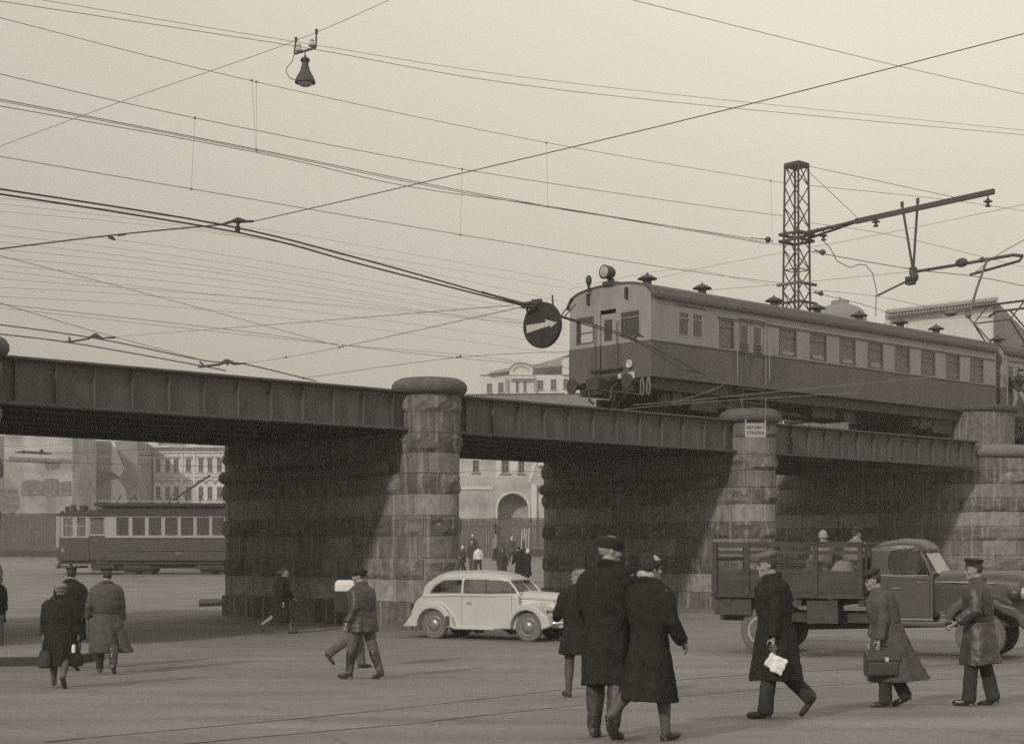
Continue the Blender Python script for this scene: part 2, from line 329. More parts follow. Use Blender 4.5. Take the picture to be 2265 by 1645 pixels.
# abutment at the right
def abutment():
    t0 = tpx(2145) + .75; ht = 2.3; tt = t0 + ht - .3; rng = random.Random(5); mb = MB(); mb.M = Matrix.Translation((tt, 0, 0)); core = MB(); core.M = mb.M
    full = outline(ht, 1.3, 9.5, 26)
    for z0, z1, rg, tn, of in CRS:
        if z1 > 5.0: continue
        if z1 > 4.9: z1 = 4.95
        course(mb, full, z0, z1, rg, 1.3, rng, tn * 1.15, of)
    up = outline(1.5, 1.9, 8.6, 20); up = [p + Vector((.62, 0, 0)) for p in up]
    course(mb, up, 5.4, 6.75, 0, 1.6, rng, 1.2)
    for O, a, b in ((full, -.6, 4.94), (up, 5.35, 6.74)):
        core.loft([[Vector((p.x * .985 + (0 if O is full else .01), p.y * .992 + .02, z)) for p in O] for z in (a, b)])
    P = mb.build('stone_pier', STONE, bridge, tone=True); P['label'] = 'broad abutment pier at the right edge with a square upper block'
    core.build('mortar', MORTAR, P)
    cp = MB(); cp.M = mb.M; cm = mat('cap_granite', .085)
    def ring(O, d, z):
        r = []; n = len(O)
        for i in range(n): q = O[(i + 1) % n] - O[i - 1]; r.append(Vector((O[i].x, O[i].y, z)) + Vector((q.y, -q.x, 0)).normalized() * d)
        return r
    cp.loft([ring(full, d, z) for d, z in ((-.05, 4.95), (.1, 4.99), (.16, 5.1), (.15, 5.25), (.06, 5.36), (-.1, 5.41))]); cp.build('cap_stone', mat('pale_granite', .15, .85, .25, 8, bump=.3), P, smooth=True)
    c2 = MB(); c2.M = mb.M; c2.loft([ring(up, d, z) for d, z in ((-.05, 6.75), (.12, 6.78), (.14, 6.88), (.1, 6.98), (-.1, 7.0))]); c2.build('coping', mat('dark_coping', .06, .8, .3, 6), P)
abutment()
TE = tpx(2145) + .6
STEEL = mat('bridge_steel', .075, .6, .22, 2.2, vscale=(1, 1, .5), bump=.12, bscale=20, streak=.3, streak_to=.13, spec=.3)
STEELD = mat('bridge_steel_dark', .03, .8, .3, 3)  # darker steel tone for deck, cross beams, inner and far girders
spans = [(TP[0] - 12, TP[0]), (TP[0], 0), (0, TP[2]), (TP[2], TE)]
def girder(a, b, u, side, m, nm='main_girder', lab=None, ztop=5.5):
    a += .12; b -= .12
    mb = MB(); mb.bx(a, b, u - .015, u + .015, 4.6, ztop - .05); G_ = mb.build(nm, m, bridge)
    if lab: G_['label'] = lab
    fl = MB(); fl.bx(a, b, u - .2, u + .2, ztop - .045, ztop); fl.bx(a, b, u - .2, u + .2, 4.545, 4.585)
    fl.bx(a, b, u + side * .016, u + side * .13, ztop - .065, ztop - .048); fl.bx(a, b, u + side * .016, u + side * .028, ztop - .18, ztop - .066)
    fl.bx(a, b, u + side * .016, u + side * .13, 4.588, 4.605); fl.bx(a, b, u + side * .016, u + side * .028, 4.606, 4.72); fl.build('flange', m, G_)
    n = int((b - a) / .88); st = MB()
    for i in range(n + 1):
        x = a + .15 + (b - a - .3) * i / n
        st.bx(x - .045, x + .045, min(u + side * .03, u + side * .042), max(u + side * .03, u + side * .042), 4.61, ztop - .07)
        st.bx(x - .009, x + .009, min(u + side * .043, u + side * .125), max(u + side * .043, u + side * .125), 4.61, ztop - .07)
    st.build('stiffener', m, G_); G_.children[-1]['kind'] = 'stuff'
    return G_
for i, (a, b) in enumerate(spans):
    girder(a, b, .1, -1, STEEL, lab=['steel side girder running out of the frame at the left', 'steel side girder over the left opening', 'steel side girder over the middle opening', 'steel side girder over the right opening'][i])
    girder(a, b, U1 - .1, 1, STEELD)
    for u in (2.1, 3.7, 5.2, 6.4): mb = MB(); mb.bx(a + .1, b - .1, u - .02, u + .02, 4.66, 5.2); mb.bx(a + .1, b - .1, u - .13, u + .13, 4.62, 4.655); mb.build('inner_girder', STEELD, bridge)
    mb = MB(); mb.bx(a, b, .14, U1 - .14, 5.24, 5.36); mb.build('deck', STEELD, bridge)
    cb = MB(); x = a + .6
    while x < b - .4: cb.bx(x - .07, x + .07, .16, U1 - .16, 4.95, 5.235); x += 1.35
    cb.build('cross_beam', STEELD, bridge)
tr = MB(); sp = MB()
for uc in (3.12, 6.2):
    for s in (-.76, .76):
        tr.bx(-36, 34, uc + s - .035, uc + s + .035, 5.53, 5.66); tr.bx(-36, 34, uc + s - .07, uc + s + .07, 5.5, 5.529)
    x = -36
    while x < 34: sp.bx(x - .12, x + .12, uc - 1.3, uc + 1.3, 5.362, 5.498); x += .62
tr.build('track_rail', IRON, bridge); sp.build('sleeper', mat('old_sleeper', .05, .9, .4, 5), bridge)
# embankment deck beyond the abutment
eb = MB(); eb.bx(TE + .2, 60, .4, 8.8, 4.0, 5.36); eb.build('embankment_deck', STEELD, bridge)
# ---------------------------------------------------------------- electric train on the bridge
TUP = mat('train_upper_paint', .225, .45, .16, 1.4, vscale=(1, 1, .35), spec=.4, bump=.03)
TLO = mat('train_lower_paint', .078, .45, .25, 1.6, vscale=(1, 1, .3), spec=.4, bump=.03)
TROOF = mat('train_roof', .075, .7, .15, 3)
FRM = mat('window_frame_paint', .24, .5, .08, 3)
INT = mat('dark_interior', .03, .9, .2, 3)
PALE = mat('white_enamel', .7, .4, .05, 3)
def windowpart(parent, x0, x1, z0, z1, y, t, m, split=None, axis='x', pane=True, mull=None):
    """frame in the wall plane (axis x: along x at depth y; axis y: along y at depth x)"""
    f = MB(); tt = .045; d = .05
    def b(a0, a1, c0, c1, dd=d):
        if axis == 'x': f.bx(a0, a1, y - .012, y + dd, c0, c1)
        else: f.bx(y - .012, y + dd, a0, a1, c0, c1)
    b(x0, x1, z0, z0 + tt); b(x0, x1, z1 - tt, z1); b(x0, x0 + tt, z0 + tt, z1 - tt); b(x1 - tt, x1, z0 + tt, z1 - tt)
    if split is not None: b(x0 + tt, x1 - tt, split - .015, split + .015, d * .8)
    if mull is not None: b(mull - .02, mull + .02, z0 + tt, z1 - tt, d * .7)
    o = f.build('window', m, parent)
    if pane:
        g = MB()
        if axis == 'x': g.bx(x0 + tt * .5, x1 - tt * .5, y + .02, y + .026, z0 + tt * .5, z1 - tt * .5)
        else: g.bx(y + .02, y + .026, x0 + tt * .5, x1 - tt * .5, z0 + tt * .5, z1 - tt * .5)
        g.build('pane', G, o)
    return o
def railcar(t0, Ln, front, label, group):
    z0 = 6.75; W_ = 3.4; zd = z0 + 1.08; ze = z0 + 2.43
    p = BO + BD * t0 + BP * 1.42
    R = empty('train_car', (p.x, p.y, 0), BA, label, 'train car', group)
    yo = 0.0
    wins = []; doors = []
    if front:
        wins = [(3.1, 3.82, z0 + 1.12, z0 + 2.0)] + [(6.07 + 1.63 * k, 7.0 + 1.63 * k, z0 + 1.12, z0 + 2.0) for k in range(8)]
        wins2 = [(1.2, 1.72), (1.84, 2.36)]; doors = [(4.0, 5.35)]
    else:
        wins2 = []; wins = [(3.3 + 1.63 * k, 4.2 + 1.63 * k, z0 + 1.12, z0 + 2.0) for k in range(6)]; doors = [(.25, 1.55)]
    dz0, dz1 = z0 + .12, z0 + 2.1
    ops_u = [w_ for w_ in wins] + [(a, b, zd, dz1) for a, b in doors] + [(a, b, z0 + 1.3, z0 + 2.05) for a, b in wins2]
    u = MB(); u.wall(.0, Ln, zd, ze, ops_u, 0, .06)
    u.wall(0, Ln, zd, ze, [(.45, 1.5, z0 + 1.25, z0 + 2.0)] if front else [], W_ - .06, W_)
    fops = [(.42, 1.25, z0 + 1.2, z0 + 2.03), (1.42, 2.08, z0 + .1, z0 + 2.15), (2.35, 3.1, z0 + 1.2, z0 + 2.03)]
    def endwall(mb, x0, x1, zz0, zz1, ops):
        m0 = mb.M.copy(); mb.M = m0 @ Matrix(((0, -1, 0, 0), (1, 0, 0, 0), (0, 0, 1, 0), (0, 0, 0, 1))); mb.wall(.06, W_ - .06, zz0, zz1, ops, -x1, -x0); mb.M = m0
    endwall(u, .0, .06, zd, ze, fops if front else []); endwall(u, Ln - .06, Ln, zd, ze, [])
    # arched gable ends
    def roofz(y, e=0): k = (y - W_ / 2) / (W_ / 2 + e); return ze + .47 * math.sqrt(max(0, 1 - abs(k) ** 2.6))
    poly = [(0.0, ze)] + [(W_ * i / 16, roofz(W_ * i / 16)) for i in range(0, 17)] + [(W_, ze)]
    poly = [(y, z) for y, z in poly]
    for a, b in ((.0, .06), (Ln - .06, Ln)): u.prism(poly[1:-1], a, b, lambda y, z, t: (t, y, z))
    U_ = u.build('upper_body', TUP, R)
    l = MB(); l.wall(-.012, Ln + .012, z0, zd - .002, [(a, b, dz0, zd) for a, b in doors], -.012, .06); l.bx(-.012, Ln, W_ - .06, W_ + .012, z0, zd - .002)
    endwall(l, -.012, .06, z0, zd - .002, [(1.42, 2.08, z0 + .1, zd)] if front else []); endwall(l, Ln - .06, Ln, z0, zd - .002, [])
    l.build('lower_body', TLO, R)
    fl = MB(); fl.bx(.06, Ln - .06, .06, W_ - .06, z0 + .05, z0 + .11); fl.bx(.06, Ln - .06, .065, W_ - .065, ze - .1, ze - .06)
    fl.bx(1.6, 1.66, .065, W_ - .065, z0 + .12, ze - .12) if front else None
    fl.build('interior', INT, R)
    # belt moulding, window-top moulding
    tm = MB(); tm.bx(0, Ln, -.03, -.014, zd - .05, zd - .015); tm.bx(3.0, Ln - .1, -.025, -.001, z0 + 2.02, z0 + 2.06); tm.bx(0, Ln, -.02, -.001, ze - .05, ze)
    tm.build('moulding', TUP if 0 else mat('trim_dark', .07, .6), R)
    rf = MB(); prof = []
    for i in range(25):
        y = -.09 + (W_ + .18) * i / 24; prof.append((y, roofz(y, .09) + .02))
    prof = [(-.1, ze - .06)] + prof + [(W_ + .1, ze - .06)]
    back = [(y * .995 + .01, z - .05) for y, z in prof[::-1]]
    rf.prism(prof + back, -.04, Ln + .04, lambda y, z, t: (t, y, z)); rf.build('roof', TROOF, R, smooth=False)
    for (a, b, c, d) in wins: windowpart(R, a, b, c, d, .008, 0, mat('sash_dark', .085, .5), split=c + .62)
    for a, b in wins2: windowpart(R, a, b, z0 + 1.3, z0 + 2.05, .004, 0, FRM, split=z0 + 1.85)
    # blinds / curtains behind the side windows
    for i, (a, b, c, d) in enumerate(wins):
        cu = MB(); cu.bx(a - .03, b + .03, .14, .15, c - .05, d + .02); cu.build('curtain', mat('drawn_curtain', .17, .9, .2, 5), R)
        if 1 <= i <= 4 and front:
            q = MB(); q.bx(a + .3, b - .04, .075, .082, c + .05, c + .19); o = q.build('notice_board', mat('pale_card', .5, .8, .1, 4), R); o['label'] = 'pale route board standing in a train window'
    if front:
        for a, b in ((1.08, 2.46),): q = MB(); q.bx(a, b, -.02, -.001, z0 + 2.2, z0 + 2.235); q.build('drip_rail', mat('trim_dark', .07, .6), R)
    for a, b in doors:
        dm = (a + b) / 2
        for x0, x1 in ((a + .02, dm - .008), (dm + .008, b - .02)):
            dd = MB(); dd.wall(x0, x1, zd, dz1, [(x0 + .14, x1 - .14, z0 + 1.0, z0 + 1.9)], .025, .05); D_ = dd.build('door', FRM, R)
            d2 = MB(); d2.wall(x0, x1, dz0, zd - .001, [(x0 + .14, x1 - .14, z0 + 1.0, zd)], .025, .05); d2.build('door_lower_panel', TLO, D_)
            g = MB(); g.bx(x0 + .13, x1 - .13, .036, .04, z0 + .98, z0 + 1.92); g.build('pane', G, D_)
            hb = MB(); [hb.tube([(x0 + .1, .012, z0 + h), (x1 - .1, .012, z0 + h)], .014, 6) for h in (1.12, 1.22, 1.32)]; hb.build('guard_bar', mat('trim_dark', .07), D_)
        q = MB(); q.bx(a - .06, b + .06, -.025, -.001, dz1 + .03, dz1 + .07); q.bx(a - .05, a - .005, -.018, -.001, dz0, dz1); q.bx(b + .005, b + .05, -.018, -.001, dz0, dz1); q.build('door_frame', FRM, R)
        hr = MB()
        for x in (a - .12, b + .12): hr.tube([(x, -.015, z0 + .25), (x, -.09, z0 + .3), (x, -.09, z0 + 1.5), (x, -.015, z0 + 1.55)], .017, 6)
        hr.build('handrail', mat('worn_rail_paint', .2, .5), R)
        stp = MB(); stp.bx(a, b, -.06, .2, z0 - .1, z0 - .05); stp.bx(a + .2, a + .24, -.05, .0, z0 - .5, z0 - .1); stp.bx(b - .24, b - .2, -.05, 0, z0 - .5, z0 - .1); stp.bx(a + .1, b - .1, -.08, .15, z0 - .54, z0 - .5); stp.build('step', DARK, R)
    if front:
        for (a, b, c, d) in (fops[0], fops[2]): windowpart(R, a, b, c, d, .004, 0, mat('sash_pale', .2) if a < 1 else mat('sash_dark', .085, .5), axis='y', split=c + (.62 if a < 1 else .34))
        a, b = 1.45, 2.05
        dd = MB(); m0 = Matrix(((0, -1, 0, 0), (1, 0, 0, 0), (0, 0, 1, 0), (0, 0, 0, 1))); dd.M = m0; dd.wall(a, b, zd, z0 + 2.02, [(a + .14, b - .12, z0 + 1.2, z0 + 1.85)], -.045, -.02); D_ = dd.build('front_door', FRM, R)
        d2 = MB(); d2.M = m0; d2.bx(a, b, -.045, -.02, z0 + .12, zd - .001); d2.build('door_lower_panel', TLO, D_)
        g = MB(); g.M = m0; g.bx(a + .13, b - .11, -.034, -.03, z0 + 1.19, z0 + 1.86); g.build('pane', G, D_)
        h = MB(); h.lathe((0, 0, 0), [(.02, -.2), (.2, -.17), (.265, -.02), (.265, .22), (.285, .25), (.25, .27), (.24, .26)], 24, Matrix.Rotation(rad(-90), 3, 'Y')); 
        hx, hz = -.02, ze + .47 + .36
        h.M = Matrix.Identity(4); h2 = MB(); h2.M = Matrix.Translation((hx, 1.7, hz)); h2.v = []; h2.lathe((0, 0, 0), [(.05, -.18), (.15, -.15), (.2, -.02), (.2, .17), (.22, .2), (.195, .215)], 24, Matrix.Rotation(rad(-90), 3, 'Y')); hl = h2.build('headlight', DARK, R, smooth=True)
        ln = MB(); ln.M = Matrix.Translation((hx, 1.7, hz)); ln.lathe((0, 0, 0), [(.185, .21), (.15, .228), (.07, .24), (.01, .243)], 24, Matrix.Rotation(rad(-90), 3, 'Y')); ln.build('lens', mat('lamp_lens', .3, .08, .1, 3, spec=.9), hl, smooth=True)
        st = MB(); st.bx(-.1, .25, 1.5, 1.9, ze + .44, ze + .56); st.bx(.0, .14, 1.62, 1.78, ze + .56, ze + .66); st.lathe((0, 0, 0), [(.01, 0)], 3) if 0 else None; st.build('lamp_bracket', DARK, hl)
        hn = MB(); hn.lathe((-.12, 2.45, ze + .62), [(.012, -.32), (.03, -.3), (.05, -.05), (.09, .0), (.1, .03)], 14); hn.ell((-.12, 2.45, ze + .68), (.1, .1, .16)); hn.build('horn', DARK, R, smooth=True)
        hk = MB()
        for y in (.95, 2.55): hk.box((-.05, y, ze + .12), (.1, .07, .34)); 
        hk.build('lamp_hook', DARK, R)
        for y in (.55, 2.85): bf = MB(); bf.tube([(0, y, z0 - .12), (-.42, y, z0 - .12)], .09, 12); bf.tube([(-.415, y, z0 - .12), (-.47, y, z0 - .12)], .22, 18); bf.build('buffer', DARK, R)
        cp = MB(); cp.box((-.3, 1.7, z0 - .15), (.55, .35, .3)); cp.box((-.6, 1.75, z0 - .15), (.2, .5, .34)); cp.tube([(-.1, 1.25, z0 - .1), (-.4, 1.2, z0 - .3), (-.45, 1.22, z0 - .62), (-.25, 1.3, z0 - .75), (-.1, 1.35, z0 - .45)], .035, 8); cp.tube([(-.1, 2.15, z0 - .1), (-.4, 2.15, z0 - .3), (-.45, 2.1, z0 - .6), (-.3, 2.05, z0 - .7)], .035, 8); cp.tube([(-.05, .72, z0 - .05), (-.12, .9, z0 - .5), (-.15, 1.3, z0 - .85)], .02, 6); cp.build('coupler', DARK, R)
        hs = MB()
        for y in (.25, -.0): hs.tube([(-.07, y + .02, z0 - .02), (-.1, y - .06, z0 - .3), (-.1, y - .02, z0 - .55), (-.1, y + .08, z0 - .5), (-.08, y + .07, z0 - .05)], .03, 8)
        hs.build('air_hose', mat('grey_hose', .12, .7), R)
        tl = MB(); tl.M = Matrix.Translation((-.02, .82, z0 + .42)); tl.lathe((0, 0, 0), [(.12, 0), (.13, .06), (.09, .09), (.075, .06)], 20, Matrix.Rotation(rad(-90), 3, 'Y')); o = tl.build('marker_lamp', mat('dull_enamel', .42, .6, .1, 8), R, smooth=True)
        g = MB(); g.M = tl.M; g.lathe((0, 0, 0), [(.078, .03), (.01, .05)], 16, Matrix.Rotation(rad(-90), 3, 'Y')); g.build('lens', DARK, o)
        sq = MB(); sq.box((-.04, .75, z0 + .02), (.03, .26, .32)); sq.box((-.04, 1.22, z0 + .1), (.03, .12, .14)); sq.box((-.04, 2.15, z0 + .06), (.03, .1, .14)); sq.box((-.25, 3.28, z0 - .26), (.03, .11, .11)); sq.box((-.25, 2.98, z0 - .24), (.03, .11, .11)); o = sq.build('white_plate', mat('dull_enamel', .42), R)
        sd = MB(); sd.tube([(-.057, .75, z0 + .02), (-.063, .75, z0 + .02)], .035, 10) ; sd.build('plate_mark', DARK, o)
        bp = MB(); bp.bx(-.14, -.013, 1.1, 2.4, z0 + .3, z0 + .36); bp.bx(-.3, -.013, 1.35, 2.15, z0 - .05, z0 + .1); bp.build('front_step', DARK, R)
        gb = MB()
        for y in (1.3, 2.22): gb.tube([(-.02, y, z0 + .2), (-.09, y, z0 + .26), (-.09, y, z0 + 1.7), (-.02, y, z0 + 1.76)], .017, 6)
        gb.build('handrail', mat('trim_dark', .07), R)
        wp = MB(); wp.tube([(-.05, .5, z0 + 1.3), (-.06, .9, z0 + 1.42)], .012, 5); wp.build('wiper', DARK, R)
    # roof ventilators
    vl = [1.7, 4.3, 8.0, 10.4, 12.9, 15.5, 17.9] if front else [2.5, 9.5, 12]
    v = MB(); zr = ze + .45; v.lathe((0, 0, zr), [(.16, 0), (.14, .06), (.13, .32), (.17, .36), (.31, .375), (.3, .405), (.17, .48), (.045, .53), (.03, .57), (.01, .58)], 20)
    first = v.build('roof_ventilator', DARK, R, smooth=False); first.location = (vl[0], W_ / 2, 0)
    for x in vl[1:]: o = first.copy(); C.objects.link(o); o.location = (x, W_ / 2, 0)
    ub = MB(); ub.bx(.3, Ln - .2, .15, W_ - .15, z0 - .35, z0 - .01)
    for x0, x1, h in ((5.2, 6.0, .55), (8.3, 9.6, .6), (10.1, 10.7, .62)): ub.bx(x0, x1, .35, 1.6, z0 - h - .1, z0 - .36)
    ub.bx(4.3, 5.15, .3, 3.1, z0 - 1.0, z0 - .36); ub.tube([(4.8, .5, z0 - .4), (5.6, .5, z0 - .72), (9.4, .5, z0 - .72), (10.6, .5, z0 - .4)], .035, 6)
    ub.build('underframe', DARK, R)
    for xc in (2.75, Ln - 3.2):
        bg_ = MB(); 
        for y in (.42, W_ - .42): bg_.bx(xc - 1.9, xc + 1.9, y - .09, y + .09, 6.05, 6.32); bg_.bx(xc - .6, xc + .6, y - .14, y + .1, 5.9, 6.45)
        bg_.bx(xc - .4, xc + .4, .5, W_ - .5, 6.0, 6.4)
        for xx in (-1.3, 1.3): bg_.bx(xc + xx - .2, xc + xx + .2, .24, .34, 5.98, 6.36)
        B_ = bg_.build('bogie', DARK, R)
        for xx in (-1.3, 1.3):
            for y in (.93, W_ - .93): q = MB(); q.tube([(xc + xx, y - .07, 6.19), (xc + xx, y + .07, 6.19)], .52, 28); q.tube([(xc + xx, y - .11, 6.19), (xc + xx, y + .1, 6.19)], .12, 12); q.build('wheel', DARK, B_)
    return R
T1 = railcar(9.62, 19.3, True, 'leading two-tone train car with a round headlight, crossing the bridge', 'cars of the electric train')
T2 = railcar(9.62 + 19.3 + .55, 14, False, 'second train car cut by the right edge, carrying the current collector', 'cars of the electric train')
# pantograph on the second car
pg = MB(); pg.M = Matrix.Translation((2.6, 0, -.1)); zb = 6.75 + 2.9
for y in (.9, 2.5):
    pg.tube([(.9, y, zb + .1), (-.55, y, zb + 1.15), (.5, y, zb + 1.95)], .035, 6); pg.tube([(2.7, y, zb + .1), (3.9, y, zb + 1.15), (2.3, y, zb + 1.95)], .035, 6)
pg.tube([(-.55, .9, zb + 1.15), (-.55, 2.5, zb + 1.15)], .03, 6); pg.tube([(3.9, .9, zb + 1.15), (3.9, 2.5, zb + 1.15)], .03, 6)
for x in (.5, 2.3): pg.tube([(x, -.1, zb + 1.82), (x, .25, zb + 2.0), (x, 3.15, zb + 2.0), (x, 3.5, zb + 1.82)], .05, 6)
pg.bx(.4, 3.1, .85, 2.55, zb - .02, zb + .12)
pg.build('pantograph', DARK, T2)
ins = MB(); ins.M = pg.M; [ins.lathe((x, y, zb - .2), [(.05, 0), (.12, .05), (.06, .09), (.12, .13), (.05, .2)], 10) for x in (.5, 3.0) for y in (1, 2.4)]; ins.build('insulator', mat('porcelain', .4, .3), T2.children[-1])

# ---------------------------------------------------------------- tram in the distance
TW = mat('tram_white', .29, .5, .06, 4); TR = mat('tram_dark_paint', .055, .5, .1, 2)
def tram():
    D = 74.5; x0 = W(122, 1200, D).x; zg = gz(D); s = F / D
    R = empty('tram', (x0, D, zg), rad(1.0), 'old wooden tram car with white window posts, half hidden behind the bridge pier', 'tram')
    Z = lambda py: (1268 - py) / s   # photo rows to metres above the rails
    k = lambda px: (px - 122) / s
    zb, zm, ze, zr = Z(1236), Z(1186), Z(1136), Z(1109); Ln = k(560); Wd = 2.3
    wins = [(k(a - 2), k(b + 2), Z(1183), Z(1138.5)) for a, b in ((257, 284), (292, 320), (328, 356), (364, 392), (399, 427), (434, 462), (468, 495), (503, 530))]
    plat = [(k(138), k(163), Z(1185), Z(1139)), (k(168), k(191), Z(1185), Z(1139))]; door = (k(196), k(232), Z(1232), Z(1138))
    u = MB(); u.wall(k(134), Ln, zm, ze, wins + plat + [(door[0], door[1], zm, door[3])], 0, .06); u.bx(k(134), Ln, Wd - .06, Wd, ze - .2, ze); u.bx(k(134), Ln, Wd - .06, Wd, zm, zm + .12)
    u.bx(k(120), k(128), .35, .4, Z(1208), ze - .05)
    for x in range(6): u.bx(k(134) + 2.0 * x, k(134) + 2.0 * x + .3, Wd - .06, Wd, zm, ze)
    u.bx(k(134), k(134) + .06, .06, .3, zm, ze); u.bx(k(134), k(134) + .06, Wd - .3, Wd - .06, zm, ze); u.bx(k(134), k(134) + .06, 1.0, 1.1, zm, ze)
    u.build('upper_body', TW, R)
    l = MB(); l.wall(k(131), Ln, zb, zm, [(door[0], door[1], zb, zm)], -.01, .06); l.bx(k(131), Ln, Wd - .06, Wd, zb, zm); l.bx(k(131), k(131) + .06, .06, Wd - .06, zb, zm); l.bx(k(240), Ln, -.05, -.011, Z(1215), Z(1212)); l.bx(k(240), Ln, -.04, -.011, Z(1188), Z(1186.5)); l.bx(k(134), Ln, .06, Wd - .06, zb, zb + .06)
    l.bx(k(124), k(131), .2, Wd - .2, zb, Z(1208)); l.build('lower_body', TR, R)
    for (a, b, c, d) in wins:
        windowpart(R, a, b, c, d, .01, 0, TW)
    for (a, b, c, d) in plat: windowpart(R, a, b, c, d, .01, 0, TW, split=(c + d) / 2 + .05)
    dd = MB(); dd.wall(door[0] + .02, door[1] - .02, zm + .1, door[3] - .02, [(door[0] + .07, door[1] - .07, zm + .17, door[3] - .07)], .02, .06); D_ = dd.build('door', TW, R)
    d2 = MB(); d2.bx(door[0] + .02, door[1] - .02, .02, .06, door[2], zm + .099); d2.build('door_lower_panel', TR, D_); g = MB(); g.bx(door[0] + .1, door[1] - .1, .03, .035, zm + .2, door[3] - .12); g.build('pane', G, D_)
    it = MB(); it.bx(k(245), k(247), .07, Wd - .07, zb + .1, ze); it.bx(k(134), Ln, .07, Wd - .07, ze - .06, ze - .02); it.bx(k(250), Ln, 1.3, 1.36, zb, ze - .1); it.build('interior', mat('tram_interior', .24, .9), R)
    rf = MB(); rf.bx(k(128), Ln, -.12, Wd + .12, ze, ze + .09)
    rf.loft([[(x, -.05 + a, z_), (x, Wd + .05 - a, z_), (x, Wd * .5 + .2, z_ + .2 * q), (x, Wd * .5 - .2, z_ + .2 * q)] for x, a, z_, q in ((k(130), .2, ze + .09, .3), (k(150), 0, ze + .09, .9), (k(238), .0, ze + .09, 1))])
    rf.bx(k(205), Ln, .15, Wd - .15, zr - .14, zr); rf.bx(k(222), Ln, .35, Wd - .35, ze + .091, zr - .14); rf.bx(k(222), Ln, .2, Wd - .2, ze + .092, ze + .25)
    rf.build('roof', mat('tram_roof', .04, .8, .2, 3), R)
    bx = MB(); bx.bx(k(139), k(146), .4, .7, ze + .15, ze + .42); bx.bx(k(150), k(158), .5, .9, ze + .2, ze + .5); bx.bx(k(171), k(181), .4, 1.2, ze + .2, ze + .48); bx.tube([(k(131), .5, ze + .2), (k(131), .5, ze + .0)], .1, 8); bx.build('roof_lamp', DARK, R)
    un = MB(); un.bx(k(128), Ln, .15, Wd - .15, zb - .18, zb - .005); un.bx(k(119), k(172), .3, Wd - .3, .32, .42); un.bx(k(124), k(128), .3, .5, .3, zb - .1); un.bx(k(150), k(154), .3, .5, .3, zb - .1); un.bx(k(195), Ln, .5, Wd - .5, .3, zb - .19); un.bx(k(200), k(250), .2, Wd - .2, .18, zb - .2); un.tube([(k(255), .3, .35), (k(300), .3, .2), (k(350), .3, .35)], .06, 5); un.tube([(k(425), .3, .35), (k(470), .3, .2), (k(520), .3, .35)], .06, 5); un.bx(k(270), k(330), .25, .4, .3, .75); un.bx(k(430), k(500), .25, .4, .3, .75); un.build('underframe', DARK, R)
    for px in (285, 318, 455, 490):
        w_ = MB(); w_.tube([(k(px), .38, .42), (k(px), .5, .42)], .42, 20); w_.build('wheel', DARK, R); w_ = MB(); w_.tube([(k(px), Wd - .5, .42), (k(px), Wd - .38, .42)], .42, 20); w_.build('wheel', DARK, R)
    tp = MB(); tp.tube([(k(365), 1.1, zr + .08), (k(455), 1.1, Z(1045))], .05, 6); tp.tube([(k(362), 1.1, zr), (k(372), 1.1, zr + .5), (k(385), 1.1, zr)], .04, 6)
    for a, b in ((250, 262), (278, 292), (300, 290), (355, 345), (408, 402), (436, 440), (490, 486)): tp.tube([(k(a), .6, zr), (k(b), .6, zr + .42)], .03, 5)
    tp.build('trolley_pole', DARK, R)
    rl = MB(); rl.tube([(k(215), .2, zr + .1), (Ln, .2, zr + .1)], .02, 5); rl.build('roof_rail', mat('tram_white', .42), R)
    T_ = Matrix.Rotation(rad(90), 4, 'X')
    text('fleet_number', '245', .2, PALE if 0 else mat('faded_lettering', .3), R, Matrix.Translation((k(394), -.055, Z(1221))) @ T_, .003)
    text('route_number', '6', .36, mat('faded_lettering', .3), R, Matrix.Translation((k(139), -.02, Z(1213))) @ T_, .003)
tram()
# ---------------------------------------------------------------- background: fences and buildings
FEN = mat('old_fence_boards', .1, .9, .3, 3, vscale=(4, 1, .4))
def fence(xa, xb, D, h, label, base=0.0, rz=0):
    R = empty('board_fence', (xa, D, gz(D)), rz, label, 'fence'); b = MB(); x = 0; rng = random.Random(int(abs(xa) * 7)); Ln = xb - xa
    while x < Ln: wd = rng.uniform(.13, .19); b.bx(x, x + wd - .012, rng.uniform(-.012, .01), .03, base, h + rng.uniform(-.02, .02)); x += wd
    b.build('boards', FEN, R)
    r = MB(); r.bx(0, Ln, .032, .1, h * .3, h * .3 + .12); r.bx(0, Ln, .032, .1, h * .8, h * .8 + .12); r.bx(0, Ln, -.06, .03, h + .025, h + .09)
    if base > .05: r.bx(0, Ln, -.05, .02, base - .06, base + .05); r.bx(0, Ln, -.02, .02, .02, base - .065)
    r.build('rail', mat('fence_rail', .06, .9, .2, 3), R); p = MB(); x = .5
    while x < Ln: p.bx(x - .08, x + .08, .101, .26, 0, h); x += 2.5
    p.build('post', FEN, R); R.children[-1]['kind'] = 'stuff'
fence(W(-90, 0, 100).x, W(240, 0, 100).x, 100, 2.7, 'tall dark board fence left of the tram, below the stained wall', .35)
fence(W(1000, 0, 100).x, W(1088, 0, 100).x, 99.5, 2.35, 'grey board fence seen just right of the middle pier', .0)
fence(W(1088, 0, 100).x, W(1300, 0, 100).x, 100, 2.4, 'tall board fence below the arched gateway, with people before it', .45)
GLD = mat('far_window_glass', .055, .25, .3, 2, spec=.5)
